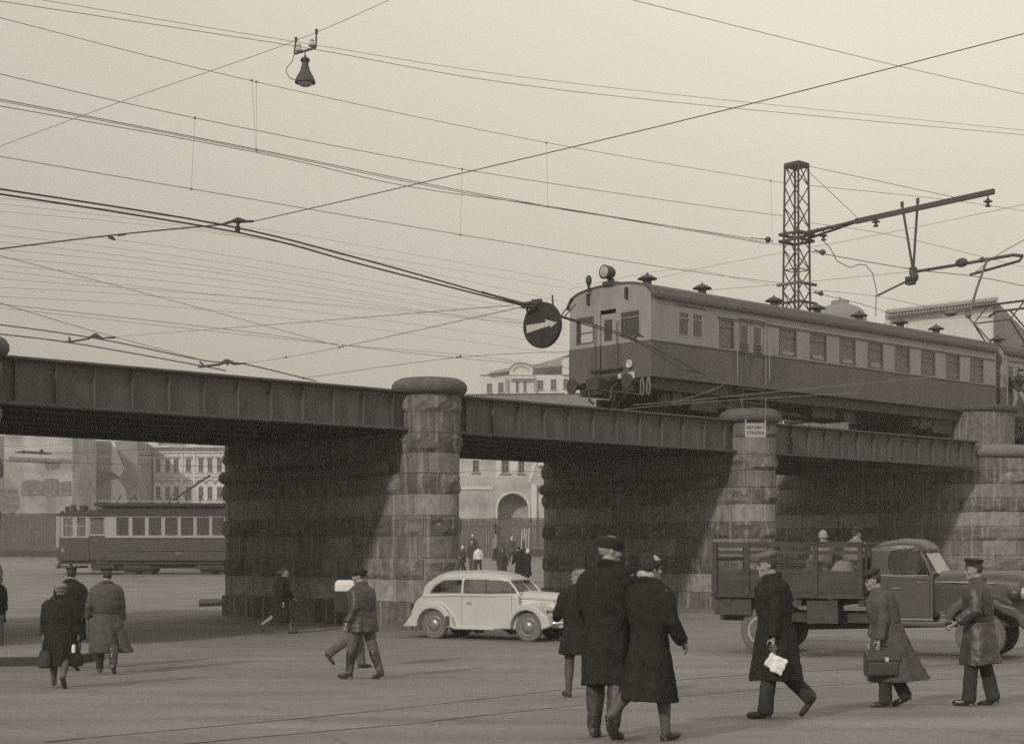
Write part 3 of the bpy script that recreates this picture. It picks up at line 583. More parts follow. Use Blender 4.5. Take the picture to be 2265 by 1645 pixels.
def building(name, label, px0, px1, D, pytop, m, wins=(), yaw=0, depth=10, pybot=None, ops=(), winm=None, wall_t=.35, cat='building'):
    s = F / D; x0 = (px0 - CX) / s; zb = gz(D) if pybot is None else CH - (pybot - HY) / s; zt = CH - (pytop - HY) / s
    R = empty(name, (x0, D, zb), yaw, label, cat); Ln = (px1 - px0) / s
    X = lambda px: (px - px0) / s; Z = lambda py: CH - (py - HY) / s - zb
    o = [(X(a), X(b), max(0, Z(d)), Z(c)) for a, b, c, d in list(wins) + list(ops)]
    w_ = MB(); w_.wall(0, Ln, 0, zt - zb, o, 0, wall_t); w_.bx(0, wall_t, wall_t, depth, 0, zt - zb); w_.bx(Ln - wall_t, Ln, wall_t, depth, 0, zt - zb); w_.bx(0, Ln, depth, depth + wall_t, 0, zt - zb); w_.bx(wall_t, Ln - wall_t, wall_t, depth, zt - zb - .4, zt - zb - .1); w_.bx(wall_t, Ln - wall_t, wall_t + 1.2, wall_t + 1.3, 0, zt - zb - .5) if wins else None
    w_.build('wall', m, R)
    for a, b, c, d in wins:
        a, b, c, d = X(a), X(b), Z(d), Z(c); f = MB(); t = .08
        f.bx(a, b, .1, .18, c, c + t); f.bx(a, b, .1, .18, d - t, d); f.bx(a, a + t, .1, .18, c + t, d - t); f.bx(b - t, b, .1, .18, c + t, d - t); f.bx((a + b) / 2 - .03, (a + b) / 2 + .03, .1, .17, c + t, d - t); f.bx(a + t, (a + b) / 2 - .03, .1, .17, c + (d - c) * .62, c + (d - c) * .62 + .06); f.bx((a + b) / 2 + .03, b - t, .1, .17, c + (d - c) * .62, c + (d - c) * .62 + .06)
        f.bx(a - .1, b + .1, -.12, -.002, c - .12, c - .01)
        fo = f.build('window', winm or mat('far_frame', .2), R); g = MB(); g.bx(a + .02, b - .02, .19, .2, c + .02, d - .02); g.build('pane', GLD, fo)
    return R, X, Z, s
STU = mat('pale_stucco', .5, .9, .18, 1.2); STW = mat('white_stucco', .5, .9, .12, .9); STG = mat('grey_stucco', .2, .95, .25, .5); PATCH = mat('patchy_plaster', .28, .95, .65, .22, detail=12)
# ornate house with two rows of windows
cols = [(312, 323), (344, 355), (365, 376), (384, 395), (411, 423), (439, 450), (459, 470), (480, 491)]
wins = [(a, b, 1014, 1043) for a, b in cols] + [(a, b, 1076, 1104) for a, b in cols] + [(a, b, 1138, 1166) for a, b in cols]
R, X, Z, s = building('ornate_house', 'pale ornate town house with rows of narrow arched windows behind the tram', 303, 515, 200, 990, STU, wins)
tr_ = MB(); Ln = X(515)
for z, h, d in ((Z(1001), .3, .2), (Z(994), .35, .55), (Z(990), .25, .9), (Z(1054), .22, .15), (Z(1048), .12, .1), (Z(1112), .22, .15)): tr_.bx(-.3, Ln + .3 + (d > .5) * .7, -d, -.003, z, z + h)
for a, b in [(303, 306), (329, 338), (399, 405), (427, 432), (509, 515)]: tr_.bx(X(a), X(b), -.12, -.004, 0, Z(1002))
tr_.build('cornice', STW, R)
hd = MB()
for a, b in cols:
    for y in (1060, 1122):
        c = (X(a) + X(b)) / 2; r = (X(b) - X(a)) * .85
        hd.tube([(c - r * math.cos(t), -.08, Z(y + 9) + r * .9 * math.sin(t)) for t in [math.pi * i / 8 for i in range(9)]], .09, 5)
    hd.bx(X(a) - .15, X(b) + .15, -.14, -.002, Z(1013), Z(1009)); hd.bx(X(a) + .05, X(b) - .05, -.09, -.002, Z(1052), Z(1046.5))
hd.build('window_hood', mat('hood_grey', .25), R); R.children[-1]['kind'] = 'stuff'
rf = MB(); rf.add([(-.5, -.6, Z(990)), (Ln + 1, -.6, Z(990)), (Ln + 1, 10, Z(990)), (-.5, 10, Z(990)), (0, 4, Z(950)), (Ln, 4, Z(950))], [(0, 1, 5, 4), (1, 2, 5), (2, 3, 4, 5), (3, 0, 4), (0, 3, 2, 1)]); rf.build('roof', mat('tin_roof', .16, .7, .2, 2), R)
dm = MB(); dm.bx(X(330), X(350), -.4, 2, Z(988), Z(968)); dm.bx(X(413), X(440), -.4, 2, Z(988), Z(975)); dm.build('dormer', STW, R)
# ruined gables
R, X, Z, s = building('ruined_house', 'windowless grey fire wall with peeling white plaster beside the ornate house', 160, 304, 192, 975, STG)
p = MB()
f_ = lambda x, y, t: (X(x), t, Z(y))
p.prism([(168, 980), (172, 1010), (184, 1012), (187, 1030), (178, 1062), (196, 1096), (200, 1180), (160, 1180), (160, 980)], -.06, -.005, f_)
p.prism([(247, 975), (254, 975), (262, 1008), (275, 1036), (262, 1060), (277, 1082), (282, 1110), (290, 1180), (246, 1180)], -.06, -.005, f_)
p.build('plaster', mat('white_stucco', .5), R)
p = MB(); p.prism([(205, 1045), (246, 1040), (268, 1058), (240, 1060), (215, 1075), (203, 1068)], -.09, -.005, f_); p.build('exposed_brick', mat('sooty_brick', .12, .9, .3, 2), R)
# patched wall with remains of a painted sign
R, X, Z, s = building('stained_house', 'stained blind house wall with dark blotches above the left fence', -120, 160, 180, 940, PATCH)
p = MB()
for poly in ([(48, 1065), (70, 1060), (98, 1063), (100, 1058), (128, 1058), (130, 1066), (158, 1064), (158, 1095), (120, 1098), (80, 1094), (48, 1096)], [(20, 1010), (158, 1016), (158, 1024), (110, 1026), (60, 1022), (20, 1020)], [(98, 1022), (135, 1024), (128, 1036), (104, 1040)], [(0, 965), (8, 965), (8, 1140), (0, 1140)], [(10, 1085), (38, 1080), (44, 1120), (30, 1138), (10, 1130)]):
    p.prism(poly, -.05, -.004, f_ if 0 else (lambda x, y, t: (X(x), t, Z(y))))
p.build('dark_blotch', mat('sooty_plaster', .13, .95, .5, 1.6, detail=9), R)
# gateway building in the middle gap
gw = [(1046, 1060, 1018, 1044), (1110, 1126, 1018, 1046), (1147, 1160, 1018, 1046)]
R, X, Z, s = building('gateway_building', 'mottled house with a dark arched gateway between the stone piers', 960, 1215, 125, 975, mat('mottled_stucco', .34, .95, .45, .4, detail=9), gw, ops=[(1102, 1168, 1092, 1300)])
ar = MB(); c = X(1135); r = (X(1168) - X(1102)) / 2; zt = Z(1092)
P_ = [(c - r, zt)] + [(c - r * math.cos(t), zt - r + r * math.sin(t)) for t in [math.pi * i / 16 for i in range(17)]] + [(c + r, zt)]
for i in range(16): a, b = P_[i + 1], P_[i + 2]; ar.prism([a, b, (b[0], zt + .001), (a[0], zt + .001)], .002, .348, lambda x, z, t: (x, t, z))
ar.build('arch', mat('mottled_stucco', .3), R)
k_ = MB(); k_.tube([(c - (r + .12) * math.cos(t), -.04, zt - r + (r + .12) * math.sin(t)) for t in [math.pi * i / 14 for i in range(15)]], .09, 6); k_.tube([(c - r - .12, -.04, zt - r), (c - r - .12, -.04, 0)], .09, 6); k_.tube([(c + r + .12, -.04, zt - r), (c + r + .12, -.04, 0)], .09, 6); k_.bx(X(960), X(1090), -.1, -.003, Z(1082), Z(1076)); k_.bx(X(1175), X(1187), -.25, -.003, 0, Z(1070)); k_.bx(X(1190), X(1225), -.7, -.003, Z(1030), Z(1015)); k_.build('moulding', mat('white_stucco', .5), R)
pt = MB(); pt.bx(c - r + .15, c + r - .6, 3.0, 3.1, 0, zt - r * .3); pt.build('gate', mat('fence_rail', .06), R)
pl = MB()
for poly in ([(1128, 1018), (1146, 1018), (1144, 1044), (1128, 1046)], [(1097, 1018), (1108, 1018), (1107, 1048), (1098, 1060)], [(1178, 1025), (1188, 1020), (1180, 1050), (1172, 1068), (1168, 1060)]): pl.prism(poly, -.05, -.004, lambda x, y, t: (X(x), t, Z(y)))
pl.build('plaster', mat('white_stucco', .5), R)
# far sheds and houses above the bridge
R, X, Z, s = building('station_house', 'white house with a rounded pediment seen above the bridge, left of the train', 1062, 1300, 240, 829, STW, [(1077, 1089, 848, 868), (1102, 1114, 846, 868), (1141, 1148, 843, 866), (1158, 1165, 843, 866), (1189, 1202, 841, 862), (1218, 1231, 839, 862), (1246, 1258, 838, 860)], depth=16, winm=mat('far_frame', .2))
pd = MB(); pd.prism([(1126, 830), (1126, 808), (1134, 802), (1142, 797), (1153, 794), (1165, 797), (1178, 803), (1178, 830)], -.5, .2, lambda x, y, t: (X(x), t, Z(y))); pd.bx(X(1126), X(1180), -1.0, -.502, Z(838), Z(833)); pd.build('pediment', STW, R); pd = MB(); pd.prism([(1062, 829), (1062, 812), (1081, 812), (1081, 829)], -.3, .3, lambda x, y, t: (X(x), t, Z(y))); pd.build('parapet', STW, R); pd = MB(); pd.prism([(1243, 829), (1243, 797), (1250, 793), (1300, 789), (1300, 829)], -.5, .2, lambda x, y, t: (X(x), t, Z(y))); pd.build('parapet', STW, R)
ro = MB(); q = lambda x, y, d: (X(x), d, Z(y))
ro.add([q(1081, 829, -.8), q(1126, 822, -.8), q(1126, 808, 3), q(1084, 817, 3), q(1081, 829, 8), q(1126, 822, 8)], [(0, 1, 2, 3), (3, 2, 5, 4), (0, 3, 4), (1, 5, 2)])
ro.add([q(1180, 816, -.8), q(1243, 810, -.8), q(1300, 775, 7), q(1240, 778, 7), q(1184, 797, 7)], [(0, 1, 2, 3, 4)]); ro.add([q(1179, 797, 7), q(1300, 760, 7), q(1300, 829, 15), q(1179, 829, 15)], [(0, 1, 2, 3)]); ro.build('roof', mat('tin_roof', .16), R)
wr = MB(); wr.tube([(X(1153) - 1.9 * math.cos(t), -.56, Z(822) + 1.3 * math.sin(t)) for t in [math.pi * i / 9 for i in range(10)]], .13, 5); wr.tube([(X(1153) - 1.2 * math.cos(t), -.56, Z(822) + .8 * math.sin(t)) for t in [math.pi * i / 9 for i in range(10)]], .1, 5)
for x in (1120, 1184): wr.bx(X(x) - .2, X(x) + .2, -.55, -.502, Z(868), Z(836))
wr.build('wreath', mat('hood_grey', .25), R)
R, X, Z, s = building('low_shed', 'long grey shed roof just above the girder left of the train', 1030, 1420, 205, 872, mat('grey_shed', .15, .9, .1, 1), depth=20)
rf = MB(); rf.add([(0, -.3, Z(872)), (X(1420), -.3, Z(868)), (X(1420), 20, Z(855)), (X(1180), 20, Z(860)), (0, 20, Z(871))], [(0, 1, 2, 3, 4)]); rf.build('roof', mat('tin_roof', .16), R)
# classical building behind the train
cw = [(1640 + 24 * i, 1648 + 24 * i, 897, 960) for i in range(4)]
R, X, Z, s = building('columned_house', 'low white columned building glimpsed between train wheels and girder', 1622, 1980, 150, 880, STW, cw, winm=mat('far_frame', .2))
cl = MB()
for i in range(7): cl.tube([(X(1632 + 24 * i), -.5, 0), (X(1632 + 24 * i), -.5, Z(882))], .3, 10)
cl.build('column', STW, R); R.children[-1]['kind'] = 'stuff'
R, X, Z, s = building('classical_house', 'white classical building with a dentilled cornice behind the train roof', 1975, 2198, 152, 702, STW, [(2030, 2044, 800, 840), (2080, 2094, 800, 840), (2130, 2144, 800, 840)], depth=22, winm=mat('far_frame', .2))
co = MB(); yw = Z(668) - Z(702)
def ctop(x, dy, d0, d1, h0, h1):   # sloping cornice line seen from below
    co.add([(X(1960), d0, Z(700 - dy)), (X(2200), d0, Z(672 - dy)), (X(2200), d1, Z(672 - dy)), (X(1960), d1, Z(700 - dy)), (X(1960), d0, Z(700 - dy) + h0), (X(2200), d0, Z(672 - dy) + h1), (X(2200), d1, Z(672 - dy) + h1), (X(1960), d1, Z(700 - dy) + h0)], [(0, 1, 2, 3), (4, 5, 6, 7), (0, 1, 5, 4), (1, 2, 6, 5), (2, 3, 7, 6), (3, 0, 4, 7)])
ctop(0, -8, -.1, .34, .5, .7); ctop(0, 4, -1.2, .3, .25, .3); co.build('cornice', mat('hood_grey', .25), R)
co = MB(); ctop(0, 0, -.7, .3, .22, .22); ctop(0, 11, -.9, .3, .15, .2)
co.prism([(1975, 703), (1975, 694), (2198, 670), (2198, 703)], 0, .35, lambda x, y, t: (X(x), t, Z(y))); co.build('frieze', STW, R)
dn = MB()
for i in range(34): x = 1964 + 7 * i; y = 697 - (x - 1960) * 28 / 240; dn.bx(X(x), X(x + 3.5), -1.0, -.72, Z(y + 6), Z(y + 1))
dn.build('dentil', mat('hood_grey', .25), R); R.children[-1]['kind'] = 'stuff'
gb = MB(); gb.add([(X(2198), -.4, Z(664)), (X(2320), -.4, Z(790)), (X(2320), 16, Z(790)), (X(2198), 16, Z(664)), (X(2198), -.4, Z(790)), (X(2198), 16, Z(790))], [(0, 1, 2, 3), (0, 4, 1), (3, 2, 5), (0, 3, 5, 4)]); gb.build('roof', mat('tin_roof_dark', .1, .7, .2, 2), R)
gs = MB(); gs.bx(X(2205), X(2330), .3, 10, 0, Z(792)); gs.build('side_wing', mat('grey_stucco', .2), R)
D_ = 300; s = F / D_; c = (1858 - CX) / s; zz = lambda py: CH - (py - HY) / s
dm = MB(); dm.lathe((0, 0, 0), [(5.2, 0), (5.0, zz(700) - zz(760)), (4.3, zz(687) - zz(760)), (3.2, zz(679) - zz(760)), (1.9, zz(674) - zz(760)), (1.75, zz(673) - zz(760)), (1.75, zz(667) - zz(760)), (1.2, zz(664) - zz(760)), (.3, zz(662.5) - zz(760)), (.05, zz(655) - zz(760))], 24)
R = empty('domed_building', (c, D_, zz(760)), 0, 'grey domed building top peeping over the middle of the train roof', 'building'); dm.build('dome', mat('dome_grey', .14, .8, .15, 1), R, smooth=False)
bs = MB(); bs.bx(-7, 7, -6, 6, gz(300) - zz(760), -.01); bs.build('wall', mat('grey_stucco', .2), R)

# ---------------------------------------------------------------- catenary mast with arm
mt = onplane(1762, 920, 9.8); MX, MY = mt.x, mt.y; sM = F / MY
zM = lambda py: CH - (py - HY) / sM
R = empty('catenary_mast', (MX, MY, 0), BA, 'lattice steel catenary mast rising behind the train, with a long rising arm', 'mast')
z0, z1 = gz(MY), zM(366)
def leg(cx, cy, z): k = .50 - .16 * (z - z0) / (z1 - z0) ; return Vector((cx * k, cy * k, z))
lt = MB()
for cx in (-1, 1):
    for cy in (-1, 1): lt.tube([leg(cx, cy, z0), leg(cx, cy, z1)], .055, 4)
cr = [(-1, -1), (1, -1), (1, 1), (-1, 1)]; n = 20
Rm = lt.build('leg', IRON, R)
lc = MB()
for i in range(n):
    a = z0 + (z1 - z0) * i / n; b = z0 + (z1 - z0) * (i + 1) / n
    for j in range(4):
        p, q = cr[j], cr[(j + 1) % 4]
        lc.bar(leg(*p, a), leg(*q, b), .035) if i % 2 == 0 else lc.bar(leg(*q, a), leg(*p, b), .035)
        if i % 2: lc.bar(leg(*p, a), leg(*q, b), .03)
    if i % 5 == 0:
        for j in range(4): lc.bar(leg(*cr[j], a), leg(*cr[(j + 1) % 4], a), .04)
lc.build('lattice', IRON, R)
tp = MB()
for j in range(4): tp.bar(leg(*cr[j], z1), leg(*cr[(j + 1) % 4], z1), .09, .16)
for j in range(2): tp.bar(leg(*cr[j], z1), leg(*cr[j + 2], z1), .05)
tp.build('top_frame', IRON, R)
for z in (zM(519), zM(534), zM(631), zM(672)):
    rg = MB()
    k = .5 if z > zM(600) else .56
    for j in range(4):
        if z < zM(600) and j in (1, 2): continue
        rg.bar(Vector((cr[j][0] * k, cr[j][1] * k, z)), Vector((cr[(j + 1) % 4][0] * k, cr[(j + 1) % 4][1] * k, z)), .1)
    rg.build('clamp_ring', IRON, R)
# arm, local -y is towards the camera side
def apt(v, py):    # point v metres along the arm
    Y = MY - BP.y * v; return Vector((0, -v, CH - (py - HY) / F * Y))
am = MB(); am.bar(apt(2.9, 490), apt(9.0, 423.5), .15, .19); am.bar(apt(.4, 519), apt(3.0, 487), .09); am.bar(apt(.4, 526) + Vector((.25, 0, 0)), apt(3.0, 490), .08); am.bar(apt(.4, 519) + Vector((-.3, 0, 0)), apt(3.0, 488), .08)
for v in (1.0, 1.5, 2.0): am.bar(apt(v, 515 - v * 9.5), apt(v + .3, 520 - v * 9), .04)
am.build('arm', IRON, R)
ty = MB(); ty.tube([Vector((0, -.3, zM(370))), apt(3.1, 487)], .012, 5); ty.tube([Vector((0, -.3, zM(368))), apt(7.3, 436)], .012, 5); ty.build('tie_rod', WIRE, R)
vs = MB(); vb = apt(5.55, 600)
for v, y in ((5.05, 452), (5.75, 444)): vs.bar(apt(v, y), vb, .07); vs.box(apt(v, y), (.08, .1, .2))
vs.build('v_hanger', IRON, R)
def insul(R, p, sc=1.0, rot=None):
    mb = MB(); M_ = Matrix.Translation(p); mb.M = M_ @ (rot.to_4x4() if rot else Matrix.Identity(4)) @ Matrix.Scale(sc, 4)
    mb.lathe((0, 0, 0), [(.02, .2), (.025, .08), (.05, .04), (.14, -.02), (.15, -.04), (.05, -.06), (.04, -.12), (.09, -.15), (.09, -.19), (.02, -.21)], 14); return mb.build('insulator', DARK, R, smooth=False)
for v, y in ((1.35, 520), (3.85, 489), (8.75, 444)): insul(R, apt(v, y), 1.15)
hb = MB(); hb.box(vb, (.22, .22, .3)); hb.box(vb + Vector((0, .12, -.35)), (.3, .3, .3)); hb.tube([vb, vb + Vector((0, .1, -.4))], .04, 6)
hb.build('hanger_block', DARK, R)
def LP(px, py, u=None, D=None):      # pixel at a depth -> mast-local
    p = W(px, py, D) - Vector((MX, MY, 0)); return Vector((p.dot(BD), p.dot(BP), p.z))
ar = MB(); ar.tube([LP(2030, 600, D=58.9), LP(2135, 583, D=57.5), LP(2190, 573, D=57), LP(2240, 564, D=56.5), LP(2262, 566, D=56.2)], .06, 6); ar.tube([LP(2262, 566, D=56.2), LP(2255, 577, D=56.5), LP(2145, 608, D=57.5)], .05, 6); ar.ell(LP(2127, 581, D=57.6), (.17, .25, .17)); ar.ell(LP(2172, 575, D=57.2), (.1, .12, .1)); ar.build('steady_arm', DARK, R)
a2 = MB(); a2.tube([LP(2022, 614, D=59), LP(1985, 632, D=60), LP(1940, 654, D=60.5)], .04, 6); a2.ell(LP(2022, 613, D=59), (.17, .17, .2)); a2.build('registration_arm', DARK, R)
a3 = MB(); a3.tube([LP(2183, 575, D=57), LP(2160, 640, D=57), LP(2143, 700, D=57)], .045, 6); a3.tube([LP(2143, 703, D=57), LP(2195, 760, D=57)], .03, 6); a3.ell(LP(2103, 693, D=57), (.25, .25, .1)); a3.ell(LP(2142, 697, D=57), (.12, .12, .12)); a3.build('drop_bar', mat('mid_grey_metal', .12), R)
jm = MB(); jm.tube([LP(1822, 534, D=60), LP(1836, 548, D=60), LP(1852, 578, D=60), LP(1880, 592, D=60), (LP(1900, 585, D=60)), LP(1915, 586, D=60), LP(1930, 605, D=60), LP(1938, 640, D=60), LP(1937, 700, D=60)], .018, 5); jm.build('jumper_wire', WIRE, R)

# ---------------------------------------------------------------- signs and lamp over the square
def sign_round():
    D = 21.5; s = F / D; c = W(1200, 719, D); R = empty('arrow_sign', c, rad(-32), 'round black sign with a white arrow pointing right, hung on the contact wires', 'sign')
    r = 51 / s; rx = r * .95; n = 40
    mb = MB(); mb.loft([[(rx * a * math.cos(2 * math.pi * i / n), y, r * a * math.sin(2 * math.pi * i / n)) for i in range(n)] for a, y in ((.97, -.03), (1, -.02), (1, .02), (.97, .03))]); mb.build('disc', mat('sign_black', .018, .5, .15, 6), R)
    a = MB(); q = lambda x, y, t: ((x - 1200) / 40.5 * rx, t, -(y - 719) / s)
    a.prism([(1168, 717), (1211, 714.5), (1208, 708), (1234, 717), (1220, 727.5), (1220, 722), (1169, 735)], -.04, -.031, q); a.build('arrow', mat('sign_white', .34, .6, .1, 6), R)
    h = MB(); h.tube([(-rx * .8, 0, r * .55), (-rx * .95, .05, r * 1.0), (-rx * .6, 0, r * .8)], .02, 5); h.box((-rx * .7, 0, r * .93), (.24, .08, .07)); h.box((-rx * .3, 0, r * 1.0), (.14, .06, .09)); h.build('hanger', DARK, R); h = MB(); h.tube([(rx * .55, 0, r * .8), (rx * .52, 0, r * 1.25)], .014, 5); h.build('hanger', DARK, R)
sign_round()
def sign_notice():
    D = 27.0; s = F / D; c = W(1671, 951, D); R = empty('notice_sign', c, 0, 'small white enamel notice in two lines of dark Cyrillic letters, before the stone pier', 'sign')
    Wd, H = 46 / s, 31 / s; mb = MB(); mb.bx(-Wd / 2, Wd / 2, -.008, .008, -H / 2, H / 2); mb.build('board', mat('sign_enamel', .3, .5, .08, 8), R, bevel=.004)
    f = MB(); f.bx(-Wd / 2 + .0, -Wd / 2 + .02, -.012, .012, H / 2 + .002, H / 2 + .05); f.bx(Wd / 2 - .02, Wd / 2, -.012, .012, H / 2 + .002, H / 2 + .05); f.bx(-Wd / 2, Wd / 2, -.013, -.0085, -H / 2, -H / 2 + .012); f.bx(-Wd / 2, Wd / 2, -.013, -.0085, H / 2 - .012, H / 2); f.build('lug', mat('sign_enamel', .3), R)
    T_ = Matrix.Rotation(rad(90), 4, 'X'); m = mat('sign_letters', .06)
    text('lettering', 'АВТОМАТ', .078, m, R, Matrix.Translation((0, -.014, .045)) @ T_, .002, sx=.82); text('lettering', 'СТРЕЛКА', .078, m, R, Matrix.Translation((0, -.014, -.052)) @ T_, .002, sx=.82)
    t = MB(); t.tube([(-Wd / 2 + .01, 0, H / 2 + .05), (-Wd / 2 - .08, 0, W(0, 880, D).z - c.z)], .007, 4); t.build('hanger', mat('pale_wire', .16), R); t = MB(); t.tube([(Wd / 2 - .01, 0, H / 2 + .05), (Wd / 2 - .0, 0, W(0, 880, D).z - c.z)], .007, 4); t.build('hanger', mat('pale_wire', .16), R)
sign_notice()
def lamp():
    D = 30.0; s = F / D; c = W(675, 190, D); R = empty('hanging_lamp', c, 0, 'bell-shaped street lamp hanging from crossing wires', 'lamp'); z = lambda py: (190 - py) / s
    b = MB(); b.lathe((0, 0, 0), [(.2, z(184)), (.2, z(181)), (.17, z(172)), (.12, z(162)), (.09, z(155)), (.085, z(149)), (.065, z(148)), (.065, z(138)), (.08, z(137)), (.095, z(133)), (.07, z(129)), (.03, z(127)), (.015, z(122))], 24); b.build('shade', mat('lamp_shade', .055, .5, .2, 8), R, smooth=False)
    g = MB(); g.lathe((0, 0, 0), [(.16, z(183)), (.14, z(187)), (.08, z(191)), (.01, z(192))], 20); g.build('globe', mat('lamp_glass', .35, .2), R, smooth=True)
    k = MB(); A = lambda px, py, d=0: (W(px, py, D) - c) + Vector((0, d, 0))
    k.bar(A(651, 120), A(699, 106), .035); k.bar(A(651, 120), A(655, 84), .03); k.bar(A(699, 106), A(700, 66), .03); k.bar(A(655, 92), A(655, 83), .05); k.bar(A(700, 75), A(700, 65), .05); k.tube([A(674, 114), A(675, 122)], .012, 5); k.build('bracket', DARK, R)
    for p in ((661, 110), (690, 99)): q = MB(); q.lathe(A(*p), [(.02, -.06), (.07, -.03), (.075, 0), (.05, .02), (.035, .06), (.05, .08), (.03, .11)], 12); q.build('insulator', mat('porcelain', .4, .3), R)
    k = MB(); k.tube([A(650, 122), A(647, 135), A(642, 142), A(634, 150), A(633, 160), A(640, 172), A(648, 176), A(653, 177)], .008, 5); k.build('flex', WIRE, R)
lamp()

# ---------------------------------------------------------------- overhead wires
def wire(pts, r, label, D=None, u=None, grp='overhead wires', m=None, nm='overhead_wire'):
    P = []
    for i, p in enumerate(pts):
        if u is not None: P.append(onplane(p[0], p[1], u))
        else:
            d = p[2] if len(p) > 2 else (D if not isinstance(D, tuple) else None)
            if d is None:   # 1/D is linear along a straight line in the picture
                k = (p[0] - pts[0][0]) / (pts[-1][0] - pts[0][0] + 1e-9); d = 1 / ((1 - k) / D[0] + k / D[1])
            P.append(W(p[0], p[1], d))
    if len(P) > 2:           # smooth through the points
        Q = []
        for i in range(len(P) - 1):
            a = P[max(0, i - 1)]; b = P[i]; c = P[i + 1]; d = P[min(len(P) - 1, i + 2)]
            for j in range(6): t = j / 6; Q.append(.5 * ((2 * b) + (c - a) * t + (2 * a - 5 * b + 4 * c - d) * t * t + (-a + 3 * b - 3 * c + d) * t ** 3))
        Q.append(P[-1]); P = Q
    for i, j, pt in ((0, 1, pts[0]), (-1, -2, pts[-1])):      # carry the wire on past the frame
        if pt[0] < 0 or pt[0] > 2265 or pt[1] < 0:
            e = P[i] + (P[i] - P[j]).normalized() * 28
            if e.z > 6: P.insert(0, e) if i == 0 else P.append(e)
    mb = MB(); mb.tube(P, r * (.78 if m is not DARK else .95), 5); return tag(mb.build(nm, m or WIRE), label, 'wire', grp)
THIN = mat('thin_wire_metal', .26, .6, .1, 3)
wire([(-60, 24), (560, 180), (1210, 316), (1735, 405)], .012, 'uppermost long railway wire running down to the lattice mast', u=6.0, m=THIN)
wire([(1785, 410), (2095, 442), (2300, 472)], .014, 'railway wire leaving the mast rightwards at the height of its arm', u=6.0, m=THIN)
wire([(-60, 150), (430, 261), (1020, 374), (1520, 450), (1735, 478)], .013, 'second long railway wire from the left edge down to the mast', u=3.3, m=THIN)
wire([(1785, 492), (1990, 524), (2300, 600)], .012, 'railway wire beyond the mast passing below its arm', u=3.3, m=THIN)
wire([(-60, 208), (565, 330), (920, 402), (1210, 456), (1700, 540)], .014, 'upper wire of the close pair sloping to the mast platform', u=6.2)
wire([(-60, 212), (565, 333), (920, 406), (1215, 459), (1660, 527)], .014, 'lower wire of the close pair sloping to the mast platform', u=6.2, m=THIN)
wire([(-60, 224), (570, 338), (900, 412), (1250, 462), (1735, 543)], .012, 'single wire just under the close pair of railway wires', u=3.1)
wire([(-60, 336), (423, 418), (1018, 519), (1500, 596), (1735, 627)], .014, 'railway wire ending above the train roof beside the mast', u=3.4, m=THIN)
wire([(1790, 556), (2020, 596), (2160, 612), (2300, 640)], .02, 'contact wire from the mast through the hanger towards the right edge', u=4.0)
wire([(1790, 640), (1940, 656), (2100, 688), (2300, 720)], .012, 'low railway wire skimming the roof of the train right of the mast', u=4.0, m=THIN)
wire([(1785, 645), (1890, 668), (1965, 692)], .016, 'short wire from the mast foot to the cornice of the classical building', u=9.0)
for a, b, uu, lb in (((557, 178), (566, 331), 6.1, 'left of the double dropper wires below the lamp'), ((567, 181), (568, 333), 6.1, 'right of the double dropper wires below the lamp'), ((431, 261), (423, 418), 3.35, 'dropper wire left of the lamp'), ((1209, 316), (1212, 457), 6.1, 'dropper wire high above the round sign'), ((1022, 374), (1018, 519), 3.35, 'dropper wire above the middle pier'), ((1705, 400), (1708, 534), 6.1, 'dropper wire just left of the mast')):
    mb = MB(); pa, pb = onplane(*a, uu), onplane(*b, uu); mb.tube([pa, pb], .0045, 4); mb.ell(pa, (.04, .04, .04), n=6, m=4); mb.ell(pb, (.04, .04, .04), n=6, m=4); tag(mb.build('dropper_wire', THIN), lb, 'wire', 'dropper wires')
wire([(-60, -20), (90, 0), (650, 92), (1270, 185), (2300, 292)], .007, 'faint higher wire of the top pair crossing at the lamp', D=(26, 40), m=THIN)
wire([(-60, -6), (650, 102), (1270, 203), (2300, 302)], .009, 'lower wire of the top pair crossing at the lamp', D=(26, 40), m=THIN)
wire([(-60, 346), (260, 228), (650, 92), (900, -18)], .009, 'wire climbing from the left edge to carry the lamp', D=(30, 30), m=THIN)
wire([(1350, -12), (1960, 140), (2300, 216)], .008, 'wire crossing the top right corner of the sky', D=(26, 34), m=THIN)
wire([(-60, 558), (250, 520), (490, 497)], .014, 'span wire from the left edge to the winged insulator', D=(21, 22))
wire([(560, 490), (930, 405), (1620, 240), (2300, 66)], .009, 'long span wire rising from the winged insulator to the right edge', D=(22, 19.5))
wire([(-60, 409), (490, 497), (800, 573), (1070, 648), (1165, 672)], .012, 'upper of the two thick tram contact wires leading to the round sign', D=(17, 22), m=DARK)
wire([(-60, 420), (525, 514), (800, 585), (1070, 654), (1165, 678)], .012, 'lower of the two thick tram contact wires leading to the round sign', D=(17, 22), m=DARK)
wire([(1165, 674), (1245, 700), (1400, 748), (1560, 830)], .012, 'upper tram contact wire crossing in front of the train', D=(22, 31), m=DARK)
wire([(1165, 680), (1245, 703), (1405, 755), (1500, 812), (1545, 826)], .01, 'lower tram contact wire crossing in front of the train', D=(22, 31), m=DARK)
